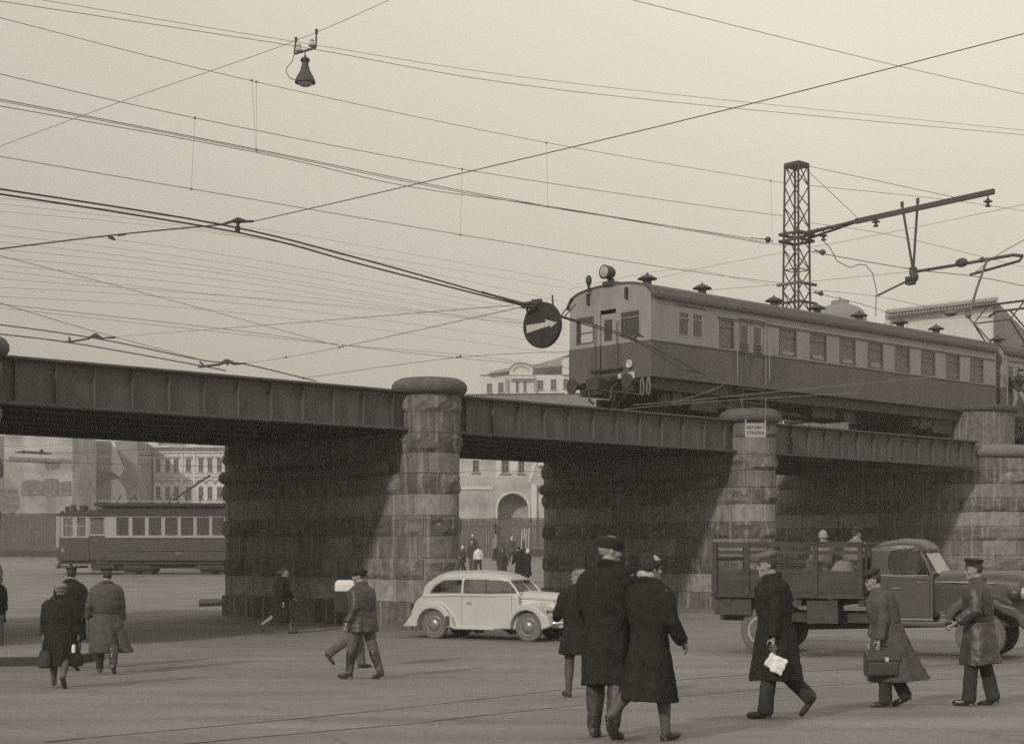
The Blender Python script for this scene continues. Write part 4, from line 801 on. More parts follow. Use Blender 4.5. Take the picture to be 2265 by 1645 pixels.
for pts, Dd, r, lb in (([(1240, 700), (1262, 670)], 24, .014, 'left strut of the small brace beside the round sign'), ([(1245, 704), (1275, 672)], 24, .014, 'right strut of the small brace beside the round sign'),
    ([(1400, 748), (1520, 800), (1560, 826)], 29, .008, 'slack jumper wire over the train flank'), ([(1400, 896), (1560, 882), (1760, 862), (2300, 812)], 36, .01, 'pale tram wire passing before the train wheels, upper'), ([(1380, 905), (1500, 893), (1700, 880), (1900, 868)], 36, .009, 'pale tram wire passing before the train wheels, lower'),
    ([(1330, 862), (1420, 872)], 34, .006, 'short pale wire near the front buffers'), ([(1490, 890), (1560, 868), (1600, 850), (1585, 842)], 36, .01, 'curled pale wire end below the train flank'), ([(1600, 898), (1720, 912), (1770, 918)], 36, .014, 'dark wire over the cap of the pier with the notice')):
    wire(pts, r, lb, D=(Dd, Dd + .01), m=mat('pale_wire', .16) if 'pale' in lb else WIRE)
wire([(-60, 710), (210, 748), (450, 797), (540, 805), (700, 843)], .03, 'upper tram wire dipping behind the left girder', D=(52, 56))
wire([(-60, 733), (150, 757), (440, 808), (500, 820)], .03, 'lower tram wire dipping behind the left girder', D=(52, 56))
wire([(250, 745), (600, 718), (1135, 675)], .012, 'thin span wire between the left clamp and the round sign', D=(54, 24), m=THIN)
wire([(545, 803), (635, 790), (755, 767), (1150, 680)], .012, 'thin span wire from the second clamp up to the round sign', D=(56, 24), m=THIN)
wire([(670, 836), (1015, 790), (1262, 777)], .018, 'low thin wire over the middle pier towards the train', D=(56, 60), m=THIN)
wire([(-60, 550), (420, 675), (755, 767)], .012, 'diagonal thin wire from the left edge to the small clamp', D=(40, 56), m=THIN)
wire([(-60, 652), (210, 733), (450, 797)], .014, 'steep thin wire meeting the second clamp', D=(40, 55), m=THIN)
wire([(-60, 666), (500, 728), (760, 763), (1000, 790), (1280, 816)], .014, 'long gentle thin wire just over the left girder', D=(45, 62), m=THIN)
wire([(-60, 674), (700, 757), (1000, 782), (1150, 800)], .01, 'faint companion of the long gentle wire over the left girder', D=(45, 62), m=THIN)
for i, (a, b, c) in enumerate([(440, 560, 668), (452, 590, 690), (500, 640, 700), (520, 655, 735), (553, 668, 722), (588, 690, 750), (640, 700, 762), (600, 712, 745), (470, 575, 655), (536, 668, 748), (572, 676, 735), (620, 690, 738), (660, 722, 770)]):
    wire([(-60, a - 8), (560, (a + b) / 2 + 4), (1250, c - 22 if i % 2 else b + 62)], .006, ['topmost', 'second', 'third', 'fourth', 'fifth', 'sixth', 'steepest', 'seventh', 'shallow', 'middle', 'crossing', 'penultimate', 'lowest'][i] + ' of the faint wires fanning over the left half', D=(34, 60), m=THIN, grp='faint wires in the left sky')
wire([(1250, 672), (1500, 604), (1735, 558)], .012, 'thin wire rising behind the train headlight to the mast', D=(60, 62), m=THIN)
wire([(1790, 548), (2000, 508), (2300, 445)], .014, 'thin wire rising from the mast to the right edge', D=(62, 58), m=THIN)
wire([(1560, 642), (1735, 628), (2020, 600)], .014, 'thin wire from the roof ventilators to the V hanger', D=(60, 59), m=THIN)
wire([(2150, 608), (2210, 562), (2300, 512)], .02, 'dark wire climbing off the right edge above the steady arm', D=(57, 50), m=THIN)
wire([(1260, 640), (1490, 596), (1640, 618), (1700, 630)], .01, 'faint wire crossing behind the train roof', D=(64, 66), m=THIN)
wire([(-20, 985), (90, 985), (300, 975)], .02, 'wire under the left girder before the stained wall, topmost', D=(90, 95), m=THIN)
wire([(30, 999), (210, 1000), (420, 985)], .02, 'wire with clamps under the left girder', D=(90, 95))
wire([(-20, 1001), (200, 1008), (560, 1022)], .02, 'wire crossing the ruined gable and the ornate house high up', D=(90, 95), m=THIN)
wire([(-20, 1017), (260, 1026), (560, 1034)], .025, 'sagging cable across the stained wall and ornate house', D=(90, 95))
wire([(1010, 1046), (1080, 1040), (1220, 1044)], .02, 'cable crossing before the gateway building', D=(90, 92))
wire([(1010, 1055), (1100, 1058), (1220, 1060)], .015, 'lower cable crossing before the gateway building', D=(90, 92), m=THIN)
pb_ = W(337, 1250, 110); pp = MB(); R = empty('tram_pole', (pb_.x, 110, gz(110)), 0, 'slender dark pole standing before the ornate house', 'pole'); pp.tube([(0, 0, 0), (0, 0, CH - (1000 - HY) / F * 110 - gz(110))], [.11, .07], 8); pp.build('shaft', DARK, R)
pq = MB(); pq.tube([(-.9, 0, CH - (1006 - HY) / F * 110 - gz(110)), (.9, 0, CH - (1006 - HY) / F * 110 - gz(110))], .04, 6); pq.build('crossarm', DARK, R)
# wire fittings
def fitting(label, D, shapes, nm='wire_clamp', cat='clamp'):
    mb = MB(); c = W(*shapes[0][:2], D)
    R = empty(nm, c, 0, label, cat)
    for sh in shapes:
        if len(sh) == 3: mb.ell(W(sh[0], sh[1], D) - c, (sh[2] * D / F, sh[2] * D / F, sh[2] * D / F), n=10, m=6)
        else: mb.tube([W(sh[0], sh[1], D) - c, W(sh[2], sh[3], D) - c], [sh[4] * D / F, sh[5] * D / F], 8)
    mb.build('body', DARK, R, rem=.012 if D < 30 else .025); return R
fitting('winged insulator where the span wire crosses the tram wires', 20, [(526, 490, 6), (490, 497, 512, 490, 3, 3.5), (512, 490, 526, 487, 3.5, 7), (526, 487, 545, 490, 7, 3.5), (545, 490, 562, 489, 3.5, 3), (526, 490, 526, 503, 4, 4), (520, 507, 531, 508, 6, 7)], 'span_insulator', 'insulator')
fitting('small arrow-like insulator on the span wire at the left', 21, [(246, 525, 5), (236, 522, 246, 525, 1.5, 5), (246, 525, 256, 532, 5, 2), (258, 522, 278, 520, 2, 2)], 'span_insulator', 'insulator')
fitting('clamp chain on the tram wires at the far left above the girder', 54, [(212, 745, 4), (140, 756, 160, 755, 2, 3), (153, 745, 155, 755, 3, 2), (160, 755, 195, 749, 2.5, 2.5), (195, 749, 212, 739, 3, 4), (212, 739, 224, 748, 4, 3), (224, 748, 255, 746, 2, 3)])
fitting('clamp chain on the tram wires right above the left girder', 56, [(503, 804, 4), (437, 812, 448, 811, 2, 3), (441, 800, 450, 806, 3, 2), (450, 810, 485, 806, 3, 3), (485, 806, 502, 797, 3, 5), (502, 797, 516, 803, 4, 4), (516, 805, 545, 803, 3, 2)])
fitting('chain of clamps on the cables under the left girder', 90, [(52, 999, 4), (35, 1000, 52, 999, 1.5, 3), (52, 999, 90, 1001, 3, 3), (90, 1001, 115, 1003, 3, 1.5), (92, 997, 4)])
fitting('small double knob where thin wires meet above the left girder', 56, [(751, 768, 3), (758, 766, 3)])
fitting('small double knob above the drum cap of the middle pier', 58, [(1011, 790, 3), (1018, 788, 3)])
fitting('knob near the girder top between the lone knobs', 57, [(633, 790, 3), (628, 791, 2)])
fitting('knob resting close to the left girder top edge', 57, [(672, 836, 3), (668, 836, 2)])
fitting('dark splice on the thick tram wires left of the round sign', 21.5, [(1068, 647, 4), (1062, 642, 1062, 648, 1, 1), (1068, 647, 1100, 656, 3, 3), (1100, 656, 1150, 670, 3, 4)], 'wire_splice', 'clamp')
fitting('tangle of clamps at the upper left rim of the round sign', 21.4, [(1165, 672, 5), (1140, 670, 1165, 672, 2, 5), (1165, 672, 1178, 668, 5, 4), (1178, 668, 1180, 680, 3, 2)], 'wire_clamp', 'clamp')
fitting('round strain insulator left of the mast', 56, [(1699, 530, 7), (1660, 526, 1695, 530, 1.5, 1.5)], 'strain_insulator', 'insulator')
fitting('round strain insulator right of the mast', 58, [(1820, 558, 7), (1800, 553, 1816, 557, 2, 2)], 'strain_insulator', 'insulator')
fitting('round strain insulator low beside the mast foot', 60, [(1816, 649, 6), (1800, 645, 1812, 648, 2, 2)], 'strain_insulator', 'insulator')
fitting('crossing frog of the tram wires before the cab windows', 29, [(1405, 745, 4), (1385, 742, 1410, 755, 2.5, 3), (1392, 738, 1425, 745, 2, 2), (1405, 735, 1418, 742, 2, 3)], 'wire_frog', 'clamp')
fitting('crossing frog of the tram wires over the train flank', 31, [(1545, 822, 3), (1520, 815, 1555, 826, 2.5, 2), (1500, 828, 1548, 818, 1.5, 2), (1530, 832, 1560, 835, 1.5, 2)], 'wire_frog', 'clamp')
fitting('white porcelain end of the dark wire over the pier cap', 36, [(1725, 912, 4), (1710, 911, 1725, 912, 2, 3)], 'strain_insulator', 'insulator')
# ---------------------------------------------------------------- people
SKIN = mat('skin', .22, .55, .06, 20); SHOE = mat('black_leather', .03, .35, .3, 20, spec=.5); HAIR = mat('dark_hair', .04, .7, .3, 40)
CBLK = mat('black_wool', .021, .95, .3, 14, bump=.3, bscale=70, spec=.1); CGRY = mat('dark_grey_wool', .05, .95, .2, 10, bump=.3, bscale=70, spec=.1); CMID = mat('grey_wool', .075, .95, .2, 10, bump=.3, bscale=70, spec=.1)
LEA = mat('worn_leather', .04, .5, .35, 7, spec=.5); TRG = mat('grey_trousers', .09, .9, .2, 12); TRD = mat('dark_trousers', .03, .9, .2, 12)
def person(label, X, Y, H=1.75, yaw=0, legs=((12, 6), (-12, 10)), arms=((10, 8, 15), (-10, 8, 12)), lean=0, head=(0, 0), coat=None, hat=None, hair=None, low='trousers', lowm=None, boot=False, bootm=None, res=.012, z=None, pz=None, grp=None, skirt=None, hatm=None, hands=True, name='person', face=True, glove=None, sx=1.0):
    k = H / 1.78; R = empty(name, (X, Y, gz(Y) if z is None else z), rad(yaw), label, 'person', grp); R.scale = (k * sx, k * sx, k)
    lo = 9; LG = []
    for s, l in zip((-1, 1), legs):
        t, kn = rad(l[0]), rad(l[1]); ab = rad(l[2]) if len(l) > 2 else rad(2)
        h = Vector((s * .095, 0, 0)); kne = h + Vector((s * math.sin(ab), math.sin(t), -math.cos(t))).normalized() * .44; a = t - kn
        ank = kne + Vector((s * math.sin(ab) * .3, math.sin(a), -math.cos(a))).normalized() * .42; fa = a * .75 if len(l) < 4 else rad(l[3])
        fd = Vector((s * .12, math.cos(fa), math.sin(fa))).normalized(); LG.append((h, kne, ank, fd)); lo = min(lo, ank.z - .075, (ank + fd * .17).z - .05)
    P = -lo if pz is None else pz / k
    LG = [(h + Vector((0, 0, P)), b + Vector((0, 0, P)), c + Vector((0, 0, P)), d) for h, b, c, d in LG]
    le = rad(lean)
    def T(x, y, zz):   # torso point, zz above pelvis
        return Vector((x, y * math.cos(le) + zz * math.sin(le), P + zz * math.cos(le) - y * math.sin(le)))
    nb = T(0, -.01, .545); hc = nb + Vector((0, .05 + .06 * math.sin(le), .125))
    Hm = Matrix.Translation(hc) @ Matrix.Rotation(rad(head[0]), 4, 'Z') @ Matrix.Rotation(rad(-head[1]), 4, 'X')
    AR = []
    for s, a in zip((-1, 1), arms):
        sh = T(s * .185, -.01, .47); fl, ab, el = rad(a[0]), rad(a[1]), rad(a[2]); inn = rad(a[3]) if len(a) > 3 else 0
        fl2 = fl + le * .0; d = Vector((s * math.sin(ab), math.sin(fl2), -math.cos(fl2))).normalized(); e = sh + d * .29
        f = fl2 + el; d2 = Vector((s * math.sin(ab) * .5 - s * math.sin(inn), math.sin(f) * math.cos(inn), -math.cos(f) * math.cos(inn))).normalized(); wv = e + d2 * .25; AR.append((sh, e, wv, d2, s))
    b = MB()
    b.ell(T(0, 0, .0), (.15, .11, .13)); b.ell(T(0, 0, .2), (.14, .1, .2)); b.ell(T(0, 0, .38), (.17, .105, .16)); b.tube([T(0, 0, .42), nb, hc], [.09, .06, .055], 10)
    for h, q, a, fd in LG:
        b.tube([h, h.lerp(q, .5), q, q.lerp(a, .3), q.lerp(a, .7), a], [.088, .075, .055, .058, .042, .036], 10); b.tube([a - fd * .05 + Vector((0, 0, -.04)), a + fd * .05 + Vector((0, 0, -.035)), a + fd * .16 + Vector((0, 0, -.05))], [.03, .035, .025], 8); b.tube([a, a + Vector((0, 0, -.04))], [.036, .034], 8)
    for sh, e, wv, d2, s in AR:
        b.tube([sh, sh.lerp(e, .5), e, e.lerp(wv, .4), wv], [.052, .046, .04, .038, .026], 9)
        if hands:
            sd = Vector((0, 1, 0)); sd = (sd - d2 * sd.dot(d2)).normalized(); nn = d2.cross(sd) * s
            b.tube([wv, wv + d2 * .05, wv + d2 * .09], [.026, .03, .031], 8, flat=.65)
            for i, ln in enumerate((.066, .075, .07, .055)):
                o = wv + d2 * .09 + sd * (.026 - .0175 * i); c1 = o + d2 * ln * .55 - nn * .008; c2 = c1 + (d2 * .6 - nn * .8).normalized() * ln * .55; b.tube([o, c1, c2], [.0105, .0098, .0085], 6)
            o = wv + d2 * .03 + sd * .026; b.tube([o, o + (d2 * .6 + sd * .75).normalized() * .04, o + (d2 * 1.0 + sd * .55 - nn * .3).normalized() * .075], [.013, .012, .0095], 6)
    # head
    m0 = b.M; b.M = Hm
    b.loft([[(w_ * math.cos(a) * (1 - .12 * max(0, math.sin(a))), (yf if math.sin(a) > 0 else -yb) * math.sin(a), zz) for a in [2 * math.pi * i / 20 for i in range(20)]] for zz, w_, yf, yb in
            [(-.122, .018, .06, -.03), (-.112, .036, .08, -.02), (-.09, .05, .086, .0), (-.06, .06, .084, -.045), (-.03, .066, .086, -.075), (.0, .071, .083, -.09), (.015, .073, .086, -.095), (.035, .075, .092, -.1), (.06, .073, .087, -.1), (.085, .065, .075, -.09), (.105, .048, .055, -.07), (.118, .02, .025, -.035)]])
    b.loft([[(x * w_, y, zz) for x, y in ((-1, .07), (-.45, yy), (.45, yy), (1, .07))] for zz, w_, yy in ((.03, .008, .09), (.0, .011, .1), (-.03, .016, .113), (-.042, .018, .11), (-.047, .01, .09))])
    b.ell((0, .084, -.068), (.024, .012, .007)); b.ell((0, .083, -.08), (.02, .012, .007)); b.ell((0, .075, -.105), (.024, .018, .016))
    for s in (-1, 1): b.ell((s * .074, -.012, -.008), (.011, .02, .032)); b.ell((s * .03, .082, .024), (.02, .012, .006)); b.ell((s * .045, .06, -.03), (.02, .022, .018))
    b.M = m0
    b.build('body', glove or SKIN, R, rem=res) if glove else b.build('body', SKIN, R, rem=res)
    if face and res < .015:
        for s in (-1, 1):
            e_ = MB(); e_.M = Hm; e_.ell((s * .031, .081, .004), (.014, .009, .007)); e_.build('eye', HAIR, R)
            e_ = MB(); e_.M = Hm; e_.ell((s * .032, .09, .026), (.02, .008, .006)); e_.build('eyebrow', HAIR, R)
        e_ = MB(); e_.M = Hm; e_.ell((0, .089, -.074), (.021, .009, .003)); e_.build('mouth', mat('lips', .12), R)
    # lower clothes
    if low == 'trousers':
        t = MB(); t.ell(T(0, 0, -.02), (.17, .125, .14))
        for h, q, a, fd in LG:
            t.tube([h, h.lerp(q, .5), q, q.lerp(a, .5), a + Vector((0, 0, .0 if boot else -.02))], [.11, .1, .085, .07 if boot else .082, .06 if boot else .085], 10)
        t.build('trousers', lowm or TRD, R, rem=res * 1.4, disp=.02, dscale=.09)
    for h, q, a, fd in LG:
        s_ = MB(); z_ = Vector((0, 0, -.035)); up = Vector((0, 0, 1)); hl = Vector((0, 0, -.02)) if low == 'heels' else Vector((0, 0, 0))
        s_.tube([a - fd * .065 + z_, a + fd * .0 + z_ * .8, a + fd * .08 + z_ * 1.1, a + fd * .15 + z_ * 1.3, a + fd * .195 + z_ * 1.35], [.03, .042, .042, .04, .022], 10, flat=.85)
        s_.tube([a + Vector((0, 0, .02)), a + z_], [.046, .044], 10)
        if boot: s_.tube([q.lerp(a, .12), q.lerp(a, .3), q.lerp(a, .7), a, a + z_], [.082, .085, .066, .056, .05], 12)
        if low == 'heels' and 'shade' not in label: st_ = MB(); st_.tube([q.lerp(a, -.25), q, q.lerp(a, .3), q.lerp(a, .7), a, a + z_ * .8], [.082, .064, .067, .05, .044, .04], 12); st_.build('stocking', mat('grey_stocking', .085, .7), R, smooth=True)
        if low == 'heels': s_.tube([a - fd * .05 + z_, a - fd * .055 + Vector((0, 0, -.075))], [.02, .012], 6)
        s_.build('boot' if boot else 'shoe', bootm or SHOE, R, rem=res * 1.1 if res < .03 else 0, disp=.012 if boot else 0, dscale=.07)
    if coat:
        c = dict(hem=.45, m=CBLK, sw=.238, ww=.195, hw=.25, hd=.2, tail=0.0, tx=0.0, belt=False, collar=True, tk=.9, sl=1.0, cd=.16); c.update(coat)
        hz = c['hem'] - P                # hem relative to pelvis
        rows = [(.585, .07, .075), (.56, .11, .085), (.525, .16, .105), (.455, c['sw'] - .015, c['cd'] + .0), (.35, c['sw'] + .005, c['cd'] + .02), (.22, (c['sw'] + c['ww']) / 2 + .015, c['cd'] + .015), (.1, c['ww'] + (0 if c['belt'] else .025), c['cd'] - .005)]
        n = 28; rings = []
        for zz, a, d in rows: rings.append([T(a * math.cos(t), d * math.sin(t), zz) for t in [2 * math.pi * i / n for i in range(n)]])
        for j in range(1, 10):
            q = j / 9; zz = .1 + (hz - .1) * q; e = q ** .8; a = c['ww'] + (c['hw'] - c['ww']) * e; d = c['cd'] + (c['hd'] - c['cd']) * e; r = []
            cx_ = c['tx'] * q * q; cy = -c['tail'] * q * q * .5
            ly = math.sin(le) * min(.1, max(zz, 0)) 
            for i in range(n):
                t = 2 * math.pi * i / n; f = 1 + .08 * q * math.sin(5 * t + j * .12 + H * 9) + .06 * q * math.sin(9 * t + 1.3)
                bk = max(0, -math.sin(t)) ** .9 * c['tail'] * q ** 1.6
                sdx = (max(0, math.cos(t)) if c['tx'] > 0 else max(0, -math.cos(t))) ** 1.5 * c['tx'] * q ** 1.6
                r.append(Vector((a * math.cos(t) * f + sdx, d * math.sin(t) * f - bk + cy * .4 + ly, P + zz + .04 * q * bk / (c['tail'] + .01))))
            rings.append(r)
        g = MB(); g.loft(rings)
        for sh, e, wv, d2, s in AR:
            w2 = e + d2 * .25 * c['sl']; g.tube([sh + Vector((-s * .05, 0, .01)), sh.lerp(e, .25) , sh.lerp(e, .7), e, e.lerp(w2, .5), w2], [.075, .085, .08, .076, .07, .064], 12)
        if c['collar']: g.tube([nb + Vector((.075 * math.cos(t), .075 * math.sin(t), .01 + .015 * -math.sin(t))) for t in [math.pi * (.5 + .12) + math.pi * 1.76 * i / 12 for i in range(13)]], [.032] * 13, 8)
        g.build('coat', c['m'], R, rem=res * 1.3, disp=.03, dscale=.09)
        if c['belt']:
            be = MB(); be.loft([[T((c['ww'] + .028) * math.cos(t), (c['cd'] + .022) * math.sin(t), zz) for t in [2 * math.pi * i / 24 for i in range(24)]] for zz in (.075, .125)]); be.build('belt', SHOE, R)
        if glove:
            pass
    if skirt:
        g = MB(); zt_ = .1; r = []
        for j in range(6):
            q = j / 5; zz = zt_ + (skirt[0] - P - zt_) * q; r.append([Vector((((.15 + (skirt[1] - .15) * q) * (1 + .08 * q * math.sin(6 * t)) * math.cos(t)), ((.12 + (skirt[1] - .13) * q) * (1 + .08 * q * math.sin(6 * t)) * math.sin(t)), P + zz)) for t in [2 * math.pi * i / 24 for i in range(24)]])
        g.loft(r); g.build('skirt', lowm or TRD, R, smooth=True)
    if hair:
        g = MB(); g.M = Hm; hm = hair[1] if isinstance(hair, tuple) else HAIR; kd = hair[0] if isinstance(hair, tuple) else hair
        g.loft([[(w_ * math.cos(a), (yf if math.sin(a) > 0 else -yb) * math.sin(a), zz) for a in [2 * math.pi * i / 18 for i in range(18)]] for zz, w_, yf, yb in
                [(-.05 if kd == 'short' else -.07, .05, -.02, -.07), (-.03, .07, -.015, -.095), (.02, .08, -.005, -.108), (.055, .08, .06, -.11), (.085, .072, .078, -.1), (.11, .052, .058, -.078), (.127, .02, .025, -.04)]])
        if kd == 'bun': g.ell((0, -.09, -.06), (.08, .05, .045)); g.ell((-.06, -.05, -.07), (.035, .05, .035)); g.ell((.06, -.05, -.07), (.035, .05, .035))
        if kd == 'blown': g.tube([(0, -.08, 0), (.0, -.16, .01), (.0, -.24, -.02)], [.07, .05, .015], 8)
        g.build('hair', hm, R, rem=res if kd != 'short' else 0, smooth=True, disp=.012, dscale=.03)
    if hat:
        g = MB(); g.M = Hm; m = hatm or CBLK
        tilt = Matrix.Rotation(rad(-8), 3, 'X')
        if hat == 'flat':
            g.lathe((0, -.005, .045), [(.085, -.01), (.09, .025), (.112, .04), (.12, .058), (.108, .082), (.07, .098), (.01, .102)], 24, Matrix.Rotation(rad(-10), 3, 'X'), sx=.88, sy=1.08); g.loft([[(x * w_, y + d, zz) for x, y in ((-1, .0), (-.7, .045), (0, .06), (.7, .045), (1, 0))] for zz, w_, d in ((.048, .07, .08), (.058, .07, .08))], closed=True)
        elif hat == 'peaked':
            g.lathe((0, 0, .035), [(.082, 0), (.086, .045), (.108, .072), (.115, .085), (.1, .098), (.03, .106)], 24, Matrix.Rotation(rad(6), 3, 'X'), sx=.95, sy=1.06); g.loft([[(x * w_, y + d, zz - y * .35) for x, y in ((-1, .0), (-.7, .04), (0, .055), (.7, .04), (1, 0))] for zz, w_, d in ((.045, .068, .075), (.052, .068, .075))])
        elif hat == 'karakul':
            g.lathe((0, -.012, .012), [(.092, 0), (.1, .02), (.108, .05), (.112, .075), (.1, .1), (.05, .108), (.01, .11)], 24, Matrix.Rotation(rad(-6), 3, 'X'), sx=.92, sy=1.12)
        elif hat == 'fur':
            g.ell((0, -.01, .06), (.11, .125, .075)); g.ell((.06, -.03, .04), (.04, .07, .04)); g.ell((-.06, -.03, .04), (.04, .07, .04)); g.ell((0, .08, .055), (.065, .03, .03))
        elif hat == 'beret': g.ell((.01, -.03, .055), (.105, .12, .06)); g.ell((0, -.045, .0), (.085, .075, .06))
        elif hat == 'kerchief': g.ell((0, -.018, .01), (.09, .1, .13)); g.ell((0, -.05, -.1), (.065, .06, .05)); g.tube([(-.06, .0, -.09), (0, .05, -.14), (.06, .0, -.09)], [.02, .025, .02], 8)
        elif hat == 'turban': g.ell((0, -.03, .03), (.095, .105, .1)); g.ell((0, -.05, .115), (.05, .05, .035)); g.tube([(-.08, .02, .04), (-.05, .085, .075), (.05, .085, .075), (.08, .02, .04)], [.025] * 4, 8)
        elif hat == 'knit': g.ell((0, -.01, .02), (.092, .105, .125)); g.tube([(.085 * math.cos(t), -.015 + .1 * math.sin(t), -.01) for t in [2 * math.pi * i / 14 for i in range(15)]], [.018] * 15, 7)
        g.build('hat', m, R, rem=.009 if res < .02 else 0, smooth=True, disp=.012 if hat in ('fur', 'karakul') else 0, dscale=.025)
    R['hp'] = 1; del R['hp']
    R_info[R.name] = (AR, LG, Hm, P); return R
R_info = {}
def at(px, D): return (px - CX) / F * D, D
def hand_world(R, i):
    AR = R_info[R.name][0]; sh, e, wv, d2, s = AR[i]; p = wv + d2 * .1
    M_ = Matrix.Translation(R.location) @ Matrix.Rotation(R.rotation_euler.z, 4, 'Z') @ Matrix.Diagonal((*R.scale, 1)); return M_ @ p
LT = mat('light_cloth', .3, .9, .1, 20); WHITE = mat('white_cloth', .6, .9, .1, 20); FURG = mat('grey_fur', .17, 1, .3, 40)
# the near couple
x, y = at(1346, 14.1); m1 = person('tall man in a long black coat and round cap, his back turned', x, y, 1.87, -24, legs=((-2, 2), (-14, 8, 4)), arms=((16, 14, 38), (22, 8, 55, 20)), head=(-50, 4), coat=dict(hem=.44, hw=.235, hd=.21, sw=.245, ww=.2, tail=.04), hat='karakul', hatm=mat('dark_fur', .022, 1, .4, 60), hair=('short', mat('grey_hair', .2)), lowm=TRD, boot=True, bootm=mat('wrinkled_boots', .045, .5, .5, 12, spec=.4), res=.008)
x, y = at(1436, 13.75); person('woman in a black coat and dark turban hat walking with bare calves and heels', x, y, 1.69, -42, legs=((-13, 40, 3, -62), (8, 2)), arms=((20, 10, 50, 10), (2, 14, 38, 6)), head=(-26, 3), coat=dict(hem=.36, hw=.26, hd=.26, sw=.215, ww=.165, cd=.15, tail=.05), hat='turban', hatm=mat('dark_hat_felt', .028, .95, .3, 30), hair=('bun', mat('fair_hair', .3, .6, .3, 50)), low='heels', res=.008)
x, y = at(1281, 20.0); person('woman in a pale beret and dark coat, mostly hidden behind the tall man', x, y, 1.72, 15, legs=((10, 6), (-8, 24)), arms=((12, 18, 60, 20), (-10, 10, 30)), head=(40, 0), coat=dict(hem=.58, hw=.28, hd=.22, sw=.22), hat='beret', hatm=FURG, hair='bun', low='heels', res=.013)
# men at the right
x, y = at(1716, 16.4); m4 = person('man in a long black overcoat and grey flat cap striding left with a white parcel', x, y, 1.79, 82, legs=((9, 3), (-8, 40, 2, -52)), arms=((-4, 8, 8), (4, 10, 14)), lean=5, head=(8, 5), coat=dict(hem=.4, hw=.26, hd=.28, sw=.25, ww=.22, cd=.18), hat='flat', hatm=mat('grey_cap', .1, .95, .2, 30), hair='short', res=.009, glove=None)
x, y = at(1966, 18.3); m5 = person('stooping man in a grey coat flying out behind him, carrying a briefcase', x, y, 1.66, 86, legs=((8, 8), (-4, 26, 2, -20)), arms=((-2, 8, 14), (0, 8, 14)), lean=15, head=(0, 14), coat=dict(m=CMID, hem=.32, hw=.26, hd=.31, tail=.17, sw=.25, cd=.18), hat='flat', hatm=mat('dark_cap', .022), hair='short', res=.01)
x, y = at(2165, 18.5); person('man in a belted leather coat and peaked cap, hand behind him, near the truck bonnet', x, y, 1.79, 62, legs=((8, 4), (-6, 8)), arms=((-6, 22, 62, 5), (-12, 12, 40)), lean=2, head=(22, 2), coat=dict(m=LEA, hem=.48, hw=.27, hd=.22, belt=True, sw=.24, ww=.185, tail=.04), hat='peaked', hatm=mat('dark_cap', .022), hair='short', lowm=mat('dark_trousers', .03), res=.01)
# men in the middle
x, y = at(803, 24.1); person('man in a short black leather jacket, fur cap and boots walking left', x, y, 1.78, 62, legs=((17, 10), (-13, 8)), arms=((-8, 12, 35), (12, 8, 25)), lean=4, head=(30, 6), coat=dict(m=LEA, hem=.72, hw=.26, hd=.22, sw=.265, ww=.24, cd=.18), hat='fur', hatm=mat('dark_fur', .022), hair='short', lowm=TRG, boot=True, res=.012)
x, y = at(784, 26.6); m8 = person('man with a white-topped pack, half hidden behind the leather-jacketed man', x, y, 1.74, -70, legs=((16, 12), (-20, 38, 2, -50)), arms=((-6, 12, 30), (10, 8, 30)), lean=8, head=(10, 4), coat=dict(m=CGRY, hem=.82, hw=.2, hd=.17), hat='peaked', hatm=CGRY, hair='short', lowm=TRG, res=.014)
x, y = at(622, 36.3); person('woman in a dark coat walking right in the shade of the bridge, hair blown back', x, y, 1.62, -84, legs=((20, 8), (-20, 36, 2, -55)), arms=((16, 8, 30), (-8, 8, 20)), lean=5, coat=dict(m=CBLK, hem=.3, hw=.24, hd=.26, tail=.08), hair='blown', low='heels', res=.016)
# men and woman at the left
x, y = at(236, 25.4); person('soldier in a belted greatcoat with its skirt blown right, walking away', x, y, 1.79, 12, legs=((14, 6), (-18, 16)), arms=((-4, 16, 40), (6, 8, 10)), head=(12, 4), coat=dict(m=CMID, hem=.34, hw=.28, hd=.22, tx=.16, belt=True, sw=.25, ww=.205), hat='peaked', hatm=mat('dark_cap', .022), hair='short', boot=True, res=.013)
x, y = at(157, 26.3); person('man in a black coat and peaked cap walking away behind the woman with bags', x, y, 1.8, 5, legs=((10, 6), (-12, 10)), arms=((0, 10, 15), (-6, 10, 12)), head=(10, 2), coat=dict(hem=.5, hw=.26, hd=.2, sw=.25, ww=.21), hat='peaked', hatm=mat('brown_cap', .045), hair='short', boot=True, res=.014)
x, y = at(133, 22.2); m11 = person('short woman in a black coat and grey fur beret, a bag in each hand', x, y, 1.53, 4, legs=((8, 4), (-10, 30, 2, -60)), arms=((0, 8, 6), (0, 10, 6)), coat=dict(hem=.36, hw=.29, hd=.23, sw=.25, ww=.22), hat='beret', hatm=FURG, low='heels', res=.012, sx=1.08)
x, y = at(-14, 31.5); person('person in dark clothes cut by the left edge of the photograph', x, y, 1.62, 20, legs=((10, 6), (-12, 10)), coat=dict(hem=.6, hw=.26), hat='kerchief', hatm=CBLK, res=.016)
